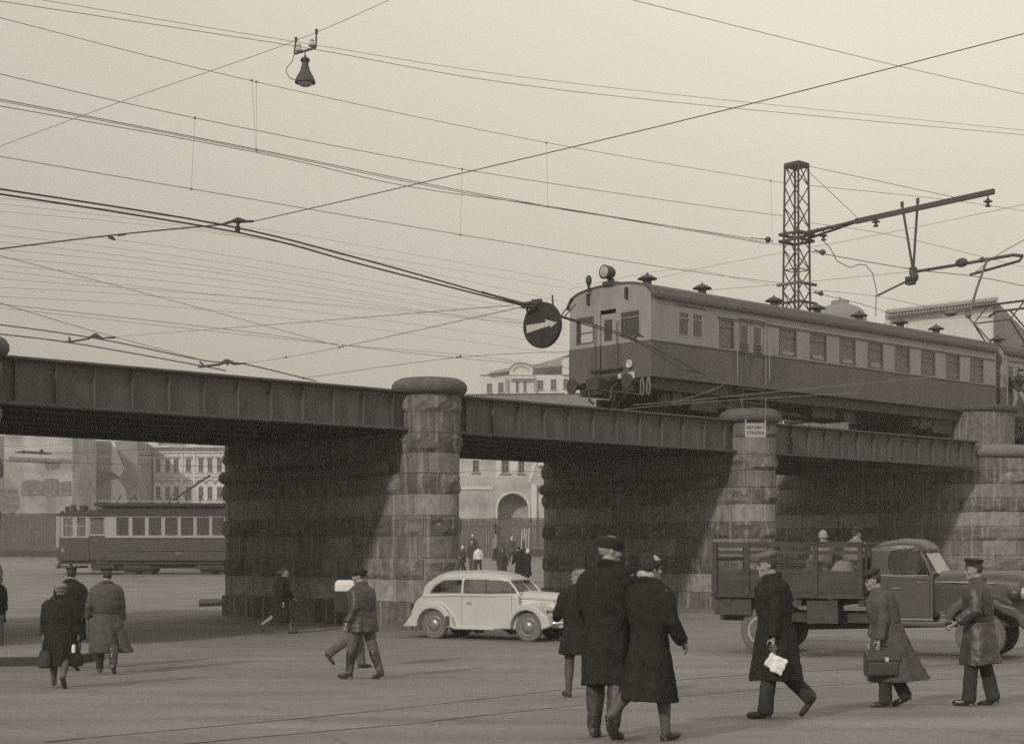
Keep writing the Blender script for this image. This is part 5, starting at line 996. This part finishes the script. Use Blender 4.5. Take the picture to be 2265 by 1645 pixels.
# far people
far = [
 (1044, 77, 1.58, 170, dict(m=CGRY, hem=.85, hw=.22), 'flat', LT, 'man with a light cap facing us in the middle gap', TRG),
 (1058, 76, 1.4, 20, dict(m=mat('white_cloth', .6), hem=.85, hw=.18), None, None, 'boy in a white shirt in the middle gap', TRD),
 (1024, 78, 1.35, 120, dict(m=CGRY, hem=.6, hw=.22), 'kerchief', WHITE, 'woman with a white headscarf peeping out beside the middle pier', TRD),
 (1111, 66, 1.5, 185, dict(m=CGRY, hem=.5, hw=.26), 'kerchief', CBLK, 'woman in a dark headscarf facing us just above the pale car', TRD),
 (1150, 66, 1.62, 30, dict(m=CBLK, hem=.4, hw=.28), 'fur', CGRY, 'hunched figure in a black coat, left one of the pair above the car bonnet', TRD),
 (1166, 65, 1.52, -60, dict(m=CBLK, hem=.4, hw=.27), 'kerchief', WHITE, 'woman in black with a white headscarf, above the car bonnet', TRD),
 (1095, 93, 1.6, -60, dict(m=mat('beige_coat', .2), hem=.8, hw=.22), 'flat', LT, 'person in a pale coat by the board fence', TRD),
 (1110, 92, 1.5, 0, dict(m=CMID, hem=.6, hw=.26), 'beret', CGRY, 'stout person in grey by the board fence', TRD),
 (1132, 92, 1.5, 200, dict(m=CMID, hem=.6, hw=.22), 'kerchief', WHITE, 'woman with a white headscarf and grey coat by the board fence', TRD),
 (1155, 92, 1.55, -80, dict(m=CMID, hem=.7, hw=.22), 'kerchief', LT, 'stooping person with a load of pale poles by the fence', TRD),
 (1046, 92, 1.6, 0, dict(m=CGRY, hem=.7, hw=.22), 'flat', WHITE, 'person in a white cap behind the man in the middle gap', TRD)]
poleman = None
for px, D, H, yw, ct, ht, hm, lb, lm in far:
    x, y = at(px, D); r = person(lb, x, y, H, yw, legs=((12, 8), (-12, 10)), coat=ct, hat=ht, hatm=hm, hair='short' if not ht else None, lowm=lm, res=.028, face=False, hands=False, grp='people crossing the far square', lean=14 if 'stooping' in lb or 'hunched' in lb else 2)
    if 'poles' in lb: poleman = r
pl = MB()
c = poleman.location
for i, o in enumerate((-.02, .1, .26, -.16)): pl.tube([(c.x + o + .1, c.y - .18, c.z + .75), (c.x + o + .16, c.y - .12, c.z + 1.95 - .1 * (i % 2))], .028, 6)
tag(pl.build('pole_bundle', mat('bare_wood', .45, .8, .1, 6)), 'bundle of pale upright poles carried by the fence', 'poles')
# things carried
def held(name, label, cat, c, rz): return empty(name, c, rz, label, cat)
h = hand_world(m4, 0) ; pc = h + Vector((.02, -.05, -.17)); R = held('parcel', 'crumpled white paper parcel in the hand of the flat-capped man', 'parcel', pc, 0)
p_ = MB(); p_.box((0, 0, 0), (.19, .07, .15), rot=Matrix.Rotation(rad(32), 3, 'Y')); p_.box((.03, -.01, -.02), (.12, .085, .17), rot=Matrix.Rotation(rad(25), 3, 'Y')); p_.build('wrapping', mat('white_paper', .6, .8, .1, 8), R, rem=.008, disp=.03, dscale=.05)
s_ = MB(); s_.tube([(0, 0, .07), h - pc], .006, 5); s_.tube([h - pc + Vector((-.02, 0, .02)), h - pc + Vector((.02, 0, -.03)), h - pc + Vector((.0, 0, -.08))], [.03, .035, .02], 8); s_.build('string', mat('brown_glove', .09, .7), R)
h = hand_world(m5, 0); h2 = hand_world(m5, 1); D = min(h.y, h2.y); bc = W(1949, 1466, 18.1); R = held('briefcase', 'large bulging black leather briefcase with a bright clasp, carried by the stooping man', 'briefcase', bc, rad(8))
b_ = MB(); b_.loft([[(x * .2 * q, y * .08 * t, zz) for x, y in ((-1, -.6), (-.9, -1), (.9, -1), (1, -.6), (1, .6), (.9, 1), (-.9, 1), (-1, .6))] for zz, q, t in ((-.15, .93, .9), (-.13, .96, 1.2), (0, .98, 1.15), (.1, 1, .8), (.15, 1.0, .45))]); b_.build('case', LEA, R, bevel=.012)
f = MB(); f.box((0, -.075, .09), (.4, .02, .12), rot=Matrix.Rotation(rad(-20), 3, 'X')); f.build('flap', SHOE, R, bevel=.005); k = MB(); k.box((.03, -.1, .05), (.04, .015, .05)); k.build('clasp', mat('bright_steel', .7, .25, .05, 5, metal=.6), R); k = MB(); k.tube([(-.08, 0, .15), (-.07, 0, .2), (.07, 0, .2), (.08, 0, .15)], .012, 6); k.build('handle', SHOE, R)
h = Vector((0, 0, 0))
mp_ = m8.location; kk = m8.scale[0]
R = held('rucksack', 'square black pack with a white cloth top, on the back of the half-hidden man', 'rucksack', W(763, 1318, 26.3), rad(14))
b_ = MB(); b_.loft([[(x * .155 * q, y * .11, zz) for x, y in ((-1, -1), (1, -1), (1, 1), (-1, 1))] for zz, q in ((-.27, .85), (-.24, .92), (.08, 1.0))]); b_.build('bag', mat('black_canvas', .035, .8, .6, 6), R, bevel=.02); w_ = MB(); w_.loft([[(x * .16 * q, y * .115 * q, zz) for x, y in ((-1, -1), (1, -1), (1, 1), (-1, 1))] for zz, q in ((.081, 1.02), (.2, 1.0), (.26, .85), (.27, .6))]); w_.build('cloth_top', WHITE, R, bevel=.02)
t = MB(); t.tube([(.13, -.12, .05), (.16, -.12, .2), (.22, -.02, .28), (.3, .1, .24)], .013, 5); t.build('strap', mat('strap_web', .16), R)
for i, (px, py, nm, lb, sz, mm) in enumerate(((99, 1458, 'shopping_bag', 'dark sagging bag in the left hand of the short woman', (.09, .08, .12), CGRY), (163, 1434, 'paper_packet', 'small white packet in the right hand of the short woman', (.028, .03, .06), WHITE), (172, 1458, 'shopping_bag', 'black bag hanging on the right of the short woman', (.075, .07, .09), CBLK))):
    R = held(nm, lb, 'bag' if i != 1 else 'packet', W(px, py, 22.0), 0); b_ = MB(); b_.loft([[(x * sz[0] * q, y * sz[1] * q, zz * sz[2]) for x, y in ((-1, -.5), (-.5, -1), (.5, -1), (1, -.5), (1, .5), (.5, 1), (-.5, 1), (-1, .5))] for zz, q in ((-1, .75), (-.8, 1), (.3, .95), (1, .7))]); b_.build('pouch', mm, R, bevel=.01)
    if i != 1: t = MB(); t.tube([(-sz[0] * .5, 0, sz[2]), (0, 0, sz[2] + .14), (sz[0] * .5, 0, sz[2])], .008, 5); t.build('handle', SHOE, R)
# ---------------------------------------------------------------- pale two-door car
CAR = mat('pale_car_paint', .4, .38, .04, 2, spec=.5); TYRE = mat('tyre', .05, .8, .2, 12); HUB = mat('hub_paint', .22, .3, .05, 3, metal=.4, spec=.6); DARKI = mat('well_dark', .015, .9); CHR = mat('chrome', .6, .2, .05, 3, metal=.9)
def wheel(parent, x, y, r, w, side, hubm, tyrem=None, spokes=False):
    t = MB(); a = Matrix.Rotation(rad(90 * side), 3, 'X'); c = Vector((x, y, r))
    t.lathe(c, [(r * .6, -w / 2), (r * .86, -w / 2), (r * .97, -w * .36), (r, -w * .2), (r, w * .2), (r * .97, w * .36), (r * .86, w / 2), (r * .6, w / 2 - .01)], 36, a); W_ = t.build('wheel', tyrem or TYRE, parent, smooth=False)
    h = MB(); h.lathe(c, [(r * .62, w * .1), (r * .66, w * .44), (r * .6, w * .5), (r * .5, w * .38), (r * .47, w * .36)], 32, a); h.build('rim', hubm, W_, smooth=True)
    h = MB(); h.lathe(c, [(r * .47, w * .34), (r * .42, w * .56), (r * .25, w * .72), (r * .12, w * .76), (r * .02, w * .77)], 28, a) if not spokes else h.lathe(c, [(r * .5, w * .2), (r * .3, w * .3), (r * .26, w * .6), (r * .1, w * .7), (.01, w * .7)], 20, a); h.build('hub_cap', hubm, W_, smooth=True)
    return W_
def arc(cx, cz, r, a0, a1, n=14): return [(cx + r * math.cos(rad(a0 + (a1 - a0) * i / n)), cz + r * math.sin(rad(a0 + (a1 - a0) * i / n))) for i in range(n + 1)]
def car():
    rw = W(964, 1400, 35.1); yw = rad(-27); hd = Vector((math.cos(yw), math.sin(yw), 0)); lf = Vector((-hd.y, hd.x, 0)); o = Vector((rw.x, rw.y, 0)) + lf * .58
    WB = 2.36; zr = gz(35.1); zf = gz(o.y + hd.y * WB)
    R = empty('small_car', (o.x, o.y, zr - .01), yw, 'pale two-door saloon car with rounded wings, parked before the middle pier', 'car'); R.rotation_euler = (0, -math.atan2(zf - zr, WB), yw); R.scale = (1.0, 1.0, 1.0)
    b = MB(); fx = lambda x, z, y: (x, y, z)
    side = [(-.64, .32), (-.6, .6), (-.5, .83), (-.34, .96), (-.12, 1.02), (.3, 1.03), (1.4, 1.03), (2.0, 1.05), (2.12, 1.0), (2.12, .26), (.5, .26)] + arc(0, .32, .385, -8, 188)[0:] + [(-.45, .28), (-.64, .28)]
    for s in (-1, 1): b.prism(side, s * .3, s * .655, fx)
    b.bx(-.6, 2.1, -.3, .3, .3, .9); b.bx(2.05, 2.85, -.43, .43, .36, .9); b.bx(2.8, 3.0, -.36, .36, .4, .84)
    # bonnet narrowing to the nose
    b.loft([[(x, w_ * math.cos(t), zb + (zt - zb) * max(0, .0 + 1 * math.sin(t)) ** .6) for t in [math.pi * i / 14 for i in range(15)]] + [(x, -w_, .3), (x, w_, .3)] for x, w_, zb, zt in ((1.9, .6, .8, 1.08), (2.2, .52, .78, 1.1), (2.6, .42, .74, 1.08), (2.95, .32, .66, 1.05), (3.06, .27, .58, 1.02), (3.15, .21, .42, .9), (3.18, .16, .36, .7))])
    # tail
    b.loft([[(x, w_ * math.cos(t), zb + (zt - zb) * max(0, math.sin(t)) ** .6) for t in [math.pi * i / 14 for i in range(15)]] + [(x, -w_, .3), (x, w_, .3)] for x, w_, zb, zt in ((-.72, .36, .35, .6), (-.65, .49, .4, .86), (-.48, .58, .5, 1.02), (-.2, .62, .6, 1.1), (.2, .63, .7, 1.08))])
    for s in (-1, 1):
        for cx, n0 in ((0.0, -.72), (WB, WB - .6)):
            pts = []
            r_o = .5; o_ = arc(cx + .0, .34, r_o, 172, 18 if cx == 0 else 12, 16)
            out = ([(-.74, .27), (-.62, .42), (-.5, .58)] if cx == 0 else [(cx - .78, .27), (cx - .62, .42)]) + arc(cx, .36, .47, 138, 40, 12) + ([(.5, .5), (.58, .27)] if cx == 0 else [(cx + .52, .55), (cx + .6, .36)])
            inn = arc(cx, .32, .375, -6, 186, 14)
            b.prism(out + inn, s * .5, s * .79, fx)
        b.bx(.5, WB - .6, s * .7 - .06, s * .7 + .06, .24, .29)
        b.ell((2.84, s * .45, .76), (.2, .1, .11))
    # roof
    ring = []
    for x, zb, zt, w_ in ((-.42, .9, 1.1, .47), (-.35, .95, 1.27, .51), (-.22, 1.0, 1.4, .535), (-.04, 1.16, 1.48, .54), (.18, 1.31, 1.53, .545), (.6, 1.33, 1.54, .55), (.95, 1.335, 1.555, .55), (1.3, 1.33, 1.54, .55), (1.6, 1.32, 1.49, .54), (1.84, 1.29, 1.39, .52)):
        o1 = [(x, w_ * math.cos(t) if abs(math.cos(t)) < 1 else w_ * math.cos(t), zb + (zt - zb) * max(0, math.sin(t)) ** .55) for t in [math.pi * i / 16 for i in range(17)]]
        i1 = [(x, (w_ - .05) * math.cos(t), zb + (zt - zb - .05) * max(0, math.sin(t)) ** .55) for t in [math.pi * i / 16 for i in range(17)]][::-1]
        ring.append(o1 + i1)
    b.loft(ring)
    for s in (-1, 1):
        b.tube([(1.8, s * .5, 1.33), (1.98, s * .545, 1.16), (2.1, s * .57, 1.0)], .03, 8); b.tube([(.68, s * .535, 1.34), (.68, s * .585, 1.0)], .035, 6); b.prism([(-.4, .9), (-.33, 1.16), (-.2, 1.3), (-.18, .95), (-.18, .9)], *sorted((s * .47, s * .53)), fx)
    b.tube([(1.82, -.5, 1.34), (1.9, 0, 1.35), (1.82, .5, 1.34)], .03, 6); b.tube([(2.06, -.56, 1.05), (2.17, 0, 1.08), (2.06, .56, 1.05)], .03, 6); b.tube([(1.83, 0, 1.34), (2.14, 0, 1.06)], .012, 6)
    b.build('body', CAR, R, rem=.016)
    it = MB(); it.bx(-.6, 1.9, -.5, .5, .5, .86); it.box((1.0, 0, .92), (.12, .9, .2)); it.box((.0, 0, .92), (.15, 1.0, .2)); it.build('interior', INT, R)
    g = MB()
    for s in (-1, 1):
        q = lambda x, z, y, s=s: (x, s * (.568 - (z - .98) * .11 + y), z + .045)
        g.prism([(-.16, .97), (-.14, 1.06), (-.03, 1.18), (.16, 1.27), (.65, 1.29), (.65, .97)], 0, .004, q); g.prism([(.72, .97), (.72, 1.29), (1.7, 1.28), (1.84, 1.2), (2.0, .98)], 0, .004, q)
    g.build('side_window', G, R); R.children[-1]['kind'] = 'stuff'
    g = MB(); g.add([(1.83, -.49, 1.31), (1.83, .49, 1.31), (2.09, .56, .99), (2.09, -.56, .99)], [(0, 1, 2, 3)]); g.build('windscreen', G, R)
    for nm, pts in (('window_trim', [(-.16, -.6, 1.035), (.6, -.61, 1.04), (1.4, -.61, 1.045), (2.04, -.61, 1.05)]), ('belt_line', [(-.3, -.665, .95), (.5, -.668, .985), (1.5, -.668, .985), (2.2, -.58, .97), (2.95, -.37, .92)])):
        for s in (1, -1): q = MB(); q.tube([(x, y_ * s, z) for x, y_, z in pts], .009 if nm == 'window_trim' else .013, 6); q.build(nm, CAR if nm == 'belt_line' else mat('rubber_grey', .15), R)
    q = MB(); q.wall(.7, 1.95, .3, 1.0, [(.706, 1.944, .306, .995)], -.659, -.64); q.build('door', mat('door_gap', .12), R); q = MB(); q.tube([(.84, -.67, .83), (.84, -.7, .83), (.95, -.7, .84)], .013, 6); q.build('handle', CHR, R.children[-1])
    for x in (0, WB):
        for s in (-1, 1): wheel(R, x, s * .6, .325, .15, s if 0 else (1 if s < 0 else -1), HUB, mat('dusty_tyre_side', .13, .9, .15, 8) if s < 0 else TYRE); 
    wl = MB()
    for x in (0, WB): wl.bx(x - .36, x + .36, -.49, .49, .3, .7)
    wl.build('wheel_well', DARKI, R)
    q = MB(); q.tube([(3.0, -.74, .42), (3.24, -.4, .43), (3.3, 0, .43), (3.24, .4, .43), (3.0, .74, .42)], .035, 8, flat=.6); q.build('bumper', CHR, R, smooth=True); q = MB(); q.tube([(-.66, -.66, .42), (-.84, -.3, .42), (-.84, .3, .42), (-.66, .66, .42)], .03, 8, flat=.6); q.bx(-.88, -.85, -.2, .2, .42, .55); q.build('bumper', mat('dull_steel', .2, .3, metal=.5), R, smooth=True)
    for s in (-1, 1): q = MB(); q.lathe((3.02, s * .45, .76), [(.02, .04), (.07, .03), (.085, 0), (.07, -.03)], 16, Matrix.Rotation(rad(90), 3, 'Y')); q.build('headlight', mat('lamp_lens', .45), R, smooth=True)
    for i in range(10): q = MB(); z = .46 + .052 * i; q.tube([(3.1 - .003 * i, -.235, z), (3.185 - .006 * max(0, i - 3) ** 1.4, 0, z), (3.1 - .003 * i, .235, z)], .008, 5); q.build('grille_bar', mat('grille_metal', .16, .4, metal=.3), R)  # bars in one even dull grey metal
    q = MB(); q.box((.42, -.74, .42), (.1, .12, .22)); q.build('mud_flap', TYRE, R)
    q = MB(); q.tube([(1.55 + .19 * math.cos(t) * .3, .28 + .19 * math.sin(t), 1.0 + .19 * math.cos(t)) for t in [2 * math.pi * i / 16 for i in range(17)]], .012, 5); q.build('steering_wheel', DARK, R)
    MW = Matrix.Translation(R.location) @ Matrix.Rotation(yw, 4, 'Z')
    for lx, ly, lb, kw in ((1.15, -.3, 'front passenger in a dark hat behind the near side window of the car', dict(hat='flat')), (1.25, .28, 'driver at the steering wheel of the pale car', dict(hat='peaked')), (.25, -.22, 'passenger on the back seat of the pale car', dict(hair='short'))):
        p = MW @ Vector((lx, ly, 0)); person(lb, p.x, p.y, 1.55, -119, legs=((86, 20), (86, 20)), arms=((30, 4, 40), (30, 4, 40)), coat=dict(m=CGRY if 'back' in lb else CBLK, hem=.32), z=R.location.z, pz=.38, res=.022, hands=False, face=False, **kw)
car()
# ---------------------------------------------------------------- truck with stake body
def truck():
    TRK = mat('truck_paint', .042, .4, .12, 2, spec=.5); WOOD = mat('truck_boards', .05, .85, .3, 3, vscale=(.4, 3, 3), bump=.2); LRIM = mat('light_rim', .3, .6, .15, 4)
    rw = W(1688, 1400, 30.3); yw = rad(-26); hd = Vector((math.cos(yw), math.sin(yw), 0)); lf = Vector((-hd.y, hd.x, 0)); o = Vector((rw.x, rw.y, 0)) + lf * .82
    WB = 4.1; z0 = gz(30.3)
    R = empty('stake_truck', (o.x, o.y, z0), yw, 'dark lorry with a rounded cab and wooden slatted body, two passengers aboard', 'truck')
    b = MB(); fx = lambda x, z, y: (x, y, z); sc = 1
    # cab: side panels with window openings, roof shell
    for s in (-1, 1):
        y0, y1 = (s * .74, s * .8); ya, yb = min(y0, y1), max(y0, y1)
        b.wall(2.1, 3.25, .68, 1.52, [], ya, yb); b.bx(2.1, 2.42, ya, yb, 1.52, 2.02)
        b.tube([(3.22, s * .76, 1.52), (3.1, s * .74, 1.8), (2.95, s * .7, 2.03)], .05, 8)
        b.prism([(2.42, 2.03), (2.42, 1.85), (2.5, 1.98), (2.62, 2.03)], ya, yb, fx); b.prism([(2.42, 1.52), (2.42, 1.64), (2.5, 1.56), (2.6, 1.52)], ya, yb, fx); b.prism([(3.0, 2.03), (2.8, 2.03), (2.96, 1.95)], ya, yb, fx)
    b.bx(2.06, 2.12, -.78, .78, .7, 2.05)
    rg = []
    for x, zb, zt, w_ in ((2.04, 1.85, 1.98, .7), (2.1, 1.9, 2.1, .76), (2.25, 1.98, 2.19, .79), (2.6, 2.0, 2.24, .79), (2.9, 2.0, 2.22, .76), (3.04, 1.98, 2.15, .72), (3.1, 1.97, 2.06, .68)):
        rg.append([(x, w_ * math.cos(t), zb + (zt - zb) * max(0, math.sin(t)) ** .5) for t in [math.pi * i / 16 for i in range(17)]])
    b.loft(rg)
    b.tube([(3.02, -.66, 2.0), (3.1, 0, 2.02), (3.02, .66, 2.0)], .045, 8)
    # scuttle and bonnet
    b.loft([[(x, w_ * math.cos(t), zb + (zt - zb) * max(0, math.sin(t)) ** .55) for t in [math.pi * i / 16 for i in range(17)]] + [(x, -w_, .8), (x, w_, .8)] for x, w_, zb, zt in ((3.1, .79, 1.35, 1.55), (3.3, .72, 1.35, 1.62), (3.7, .56, 1.3, 1.63), (4.3, .45, 1.28, 1.62), (4.72, .4, 1.2, 1.58), (4.84, .36, 1.15, 1.48))])
    for s in (-1, 1):
        ya, yb = sorted((s * .42, s * .95))
        out = [(WB - .78, .62), (WB - .7, .85)] + arc(WB - .02, .5, .68, 150, 52, 12) + [(WB + .62, .98), (WB + .78, .75), (WB + .82, .6), (WB + .76, .58)] ; inn = [(WB + .62, .78)] + arc(WB, .46, .57, 45, 158, 12) + [(WB - .66, .62)]
        b.prism(out + inn, ya, yb, fx)
        b.prism([(2.1, .6), (2.1, .68), (WB - .6, .7), (WB - .6, .6)], *sorted((s * .7, s * .98)), fx)
        b.bx(2.1, 3.25, min(s * .74, s * .8), max(s * .74, s * .8), .6, .69)
        b.ell((4.67, s * .62, 1.22), (.14, .12, .13))
    b.bx(3.2, WB + .5, -.42, .42, .6, 1.3)
    b.build('cab', TRK, R, rem=.02)
    q = MB(); q.bx(2.08, 3.0, -.7, .7, .72, .8); q.bx(2.13, 2.2, -.7, .7, .8, 1.8); q.build('interior', INT, R)
    q = MB()
    for s in (-1, 1): q.prism([(2.42, 1.5), (2.42, 2.03), (2.97, 2.03), (3.2, 1.5)], s * .765, s * .769, fx)
    q.build('side_window', G, R); R.children[-1]['kind'] = 'stuff'
    q = MB(); q.add([(3.06, -.66, 2.0), (3.06, .66, 2.0), (3.3, .66, 1.58), (3.3, -.66, 1.58)], [(0, 1, 2, 3)]); q.build('windscreen', mat('dusty_glass', .3, .25, .3, 4, spec=.6), R)
    for pts in ([(2.12, -.81, 1.55), (2.5, -.815, 1.53), (3.15, -.815, 1.54)], [(2.95, -.81, 1.42), (3.5, -.66, 1.42), (4.3, -.47, 1.4)]): q = MB(); q.tube(pts, .012, 6); q.build('trim_strip', mat('worn_chrome', .35, .35, .2, 5, metal=.5), R)
    q = MB(); q.wall(2.4, 3.18, .75, 1.46, [(2.406, 3.174, .756, 1.454)], -.804, -.79); q.build('door', DARKI, R); q = MB(); q.tube([(2.52, -.81, 1.3), (2.52, -.84, 1.3), (2.64, -.84, 1.3)], .014, 6); q.build('handle', CHR, R.children[-1])
    q = MB(); q.tube([(4.88, -.3, .75), (4.88, -.3, 1.35), (4.82, 0, 1.5), (4.88, .3, 1.35), (4.88, .3, .75)], .03, 6)
    for i in range(9): q.bx(4.84, 4.87, -.27 + .06 * i, -.25 + .06 * i, .75, 1.38)
    q.build('radiator_grille', mat('grille_metal', .16), R); R.children[-1]['kind'] = 'stuff'
    for s in (-1, 1): q = MB(); q.lathe((4.84, s * .62, 1.22), [(.02, .03), (.1, .02), (.12, -.01), (.1, -.05)], 18, Matrix.Rotation(rad(90), 3, 'Y')); q.build('headlight', mat('lamp_lens', .45), R, smooth=True)
    q = MB(); q.bx(5.07, 5.12, -.85, .85, .5, .62); q.build('bumper', TRK, R)
    for x, m_ in ((0, LRIM), (WB, LRIM)):
        for s in (-1, 1):
            W_ = wheel(R, x, s * .8, .45, .2, 1 if s < 0 else -1, m_, mat('dusty_tyre', .11, .9, .2, 8) if s < 0 else TYRE, spokes=True)
            if x == 0: wheel(R, x, s * .56, .45, .2, 1 if s < 0 else -1, m_, TYRE)
    ch = MB(); ch.bx(-1.0, 4.85, -.45, -.35, .62, .82); ch.bx(-1.0, 4.85, .35, .45, .62, .82); ch.bx(-.95, -.2, -.95, .95, .75, 1.1); ch.bx(.9, 1.5, -.95, -.5, .62, 1.05); ch.tube([(0, -.7, .45), (0, .7, .45)], .09, 10); ch.tube([(WB, -.7, .45), (WB, .7, .45)], .06, 10); ch.tube([(.5, 0, .5), (3.6, 0, .62)], .06, 8); ch.bx(2.1, 2.5, -.9, -.5, .45, .75); ch.build('chassis', DARK, R)
    bd = MB(); bd.bx(-.98, 2.0, -1.02, 1.02, 1.12, 1.2); bd.bx(-1.0, 2.02, -1.05, -1.021, 1.1, 1.16)
    for x in (-.7, 0, .7, 1.4, 1.9): bd.bx(x, x + .1, -.98, .98, .95, 1.12)
    bd.build('bed', WOOD, R)
    sb = MB()
    for s in (-1, 1):
        ya, yb = sorted((s * 1.0, s * 1.03))
        sb.bx(-.98, 2.0, ya, yb, 1.205, 1.615)
    sb.bx(-.98, -.95, -.99, .99, 1.205, 1.6); sb.bx(1.97, 2.0, -.99, .99, 1.205, 1.75); sb.build('side_board', WOOD, R)
    sp = MB()
    for s in (-1, 1):
        for x in (-.95, -.3, 1.05, 1.9):
            ya, yb = sorted((s * 1.035, s * 1.075)); sp.bx(x, x + .09, ya, yb, 1.15, 2.17)
        for z, h in ((2.06, .11), (1.93, .07)): ya, yb = sorted((s * .995, s * 1.03)); sp.bx(-.98, 2.0, ya, yb, z, z + h)
    for z in (1.75,): sp.bx(-.98, 2.0, 1.0, 1.03, z, z + .06)
    for x in (-.97, 1.975):
        for z in (2.06, 1.8): sp.bx(x, x + .025, -.99, .99, z, z + .07)
        for y in (-.9, .86): sp.bx(x + .026, x + .06, y, y + .08, 1.2, 2.15)
    sp.build('stake_rail', WOOD, R); R.children[-1]['kind'] = 'stuff'
    MWt = Matrix.Translation(R.location) @ Matrix.Rotation(yw, 4, 'Z')
    p = MWt @ Vector((1.0, -.1, 0)); person('child in a knitted helmet sitting in the lorry, back to us', p.x, p.y, 1.66, 10, legs=((80, 80), (80, 80)), arms=((20, 6, 40), (20, 6, 40)), coat=dict(m=mat('light_grey_coat', .15), hem=1.5, hw=.22), z=R.location.z, pz=1.65, hat='knit', hatm=mat('pale_wool', .24, .95, .2, 40), res=.014, face=False)
    p = MWt @ Vector((1.62, -.2, 0)); person('man in a dark cap sitting in the lorry, looking right', p.x, p.y, 1.76, -30, legs=((80, 80), (80, 80)), arms=((30, 26, 60), (20, 10, 40)), lean=12, head=(-40, 0), coat=dict(m=mat('light_grey_coat', .15), hem=1.45, hw=.22), z=R.location.z, pz=1.66, hat='flat', hatm=CGRY, hair='short', res=.014, face=False)
    for lx, sz, m_, lb in ((1.55, .3, mat('burlap', .16, .95, .2, 20), 'plump sack behind the slats, below the capped passenger'), (.95, .26, CMID, 'darker bundle behind the slats, below the child passenger')):
        p = MWt @ Vector((lx, -.72, 1.21)); sk = MB(); sk.ell((0, 0, sz * 1.05), (sz * .85, sz * .62, sz * 1.05), n=16, m=12); sk.ell((0, 0, sz * 1.9), (sz * .3, sz * .3, sz * .25)); o_ = tag(sk.build('sack', m_, None, rem=.02, disp=.06, dscale=.15), lb, 'sack', 'load in the lorry'); o_.location = p
truck()
# train crew
MT = Matrix.Translation((T1.location.x, T1.location.y, 0)) @ Matrix.Rotation(BA, 4, 'Z')
p = MT @ Vector((.62, .86, 0)); person('train driver in a pale cap behind the cab window', p.x, p.y, 1.7, math.degrees(BA) + 90, legs=((85, 80), (85, 80)), arms=((30, 5, 50), (30, 5, 50)), coat=dict(m=mat('pale_uniform', .22), hem=.6), z=6.86, pz=.42, hat='peaked', hatm=WHITE, res=.02, face=False)
MT2 = Matrix.Translation((T2.location.x, T2.location.y, 0)) @ Matrix.Rotation(BA, 4, 'Z')
p = MT2 @ Vector((.75, -.1, 0)); person('man in pale trousers leaning out of the second train car doorway', p.x, p.y, 1.72, math.degrees(BA) + 170, legs=((30, 12, 14), (10, 30, 2)), arms=((40, 20, 60), (60, 30, 30)), lean=18, coat=dict(m=CGRY, hem=.85, hw=.2), z=6.9, hat='flat', hatm=CBLK, lowm=mat('pale_trousers', .2), res=.02, face=False)
# ---------------------------------------------------------------- haze volume added to lift the blacks and pale the far houses
hz = MB(); hz.bx(-260, 260, -30, 330, -3, 62)
hm = bpy.data.materials.new('haze'); hm.use_nodes = True; t_ = hm.node_tree; t_.nodes.clear(); o_ = t_.nodes.new('ShaderNodeOutputMaterial'); v_ = t_.nodes.new('ShaderNodeVolumePrincipled')
v_.inputs['Density'].default_value = .0012; v_.inputs['Color'].default_value = (.95, .95, .95, 1); v_.inputs['Anisotropy'].default_value = .2
t_.links.new(v_.outputs[0], o_.inputs['Volume'])
ho = tag(hz.build('haze', hm), kind='stuff')
S.cycles.volume_bounces = 0
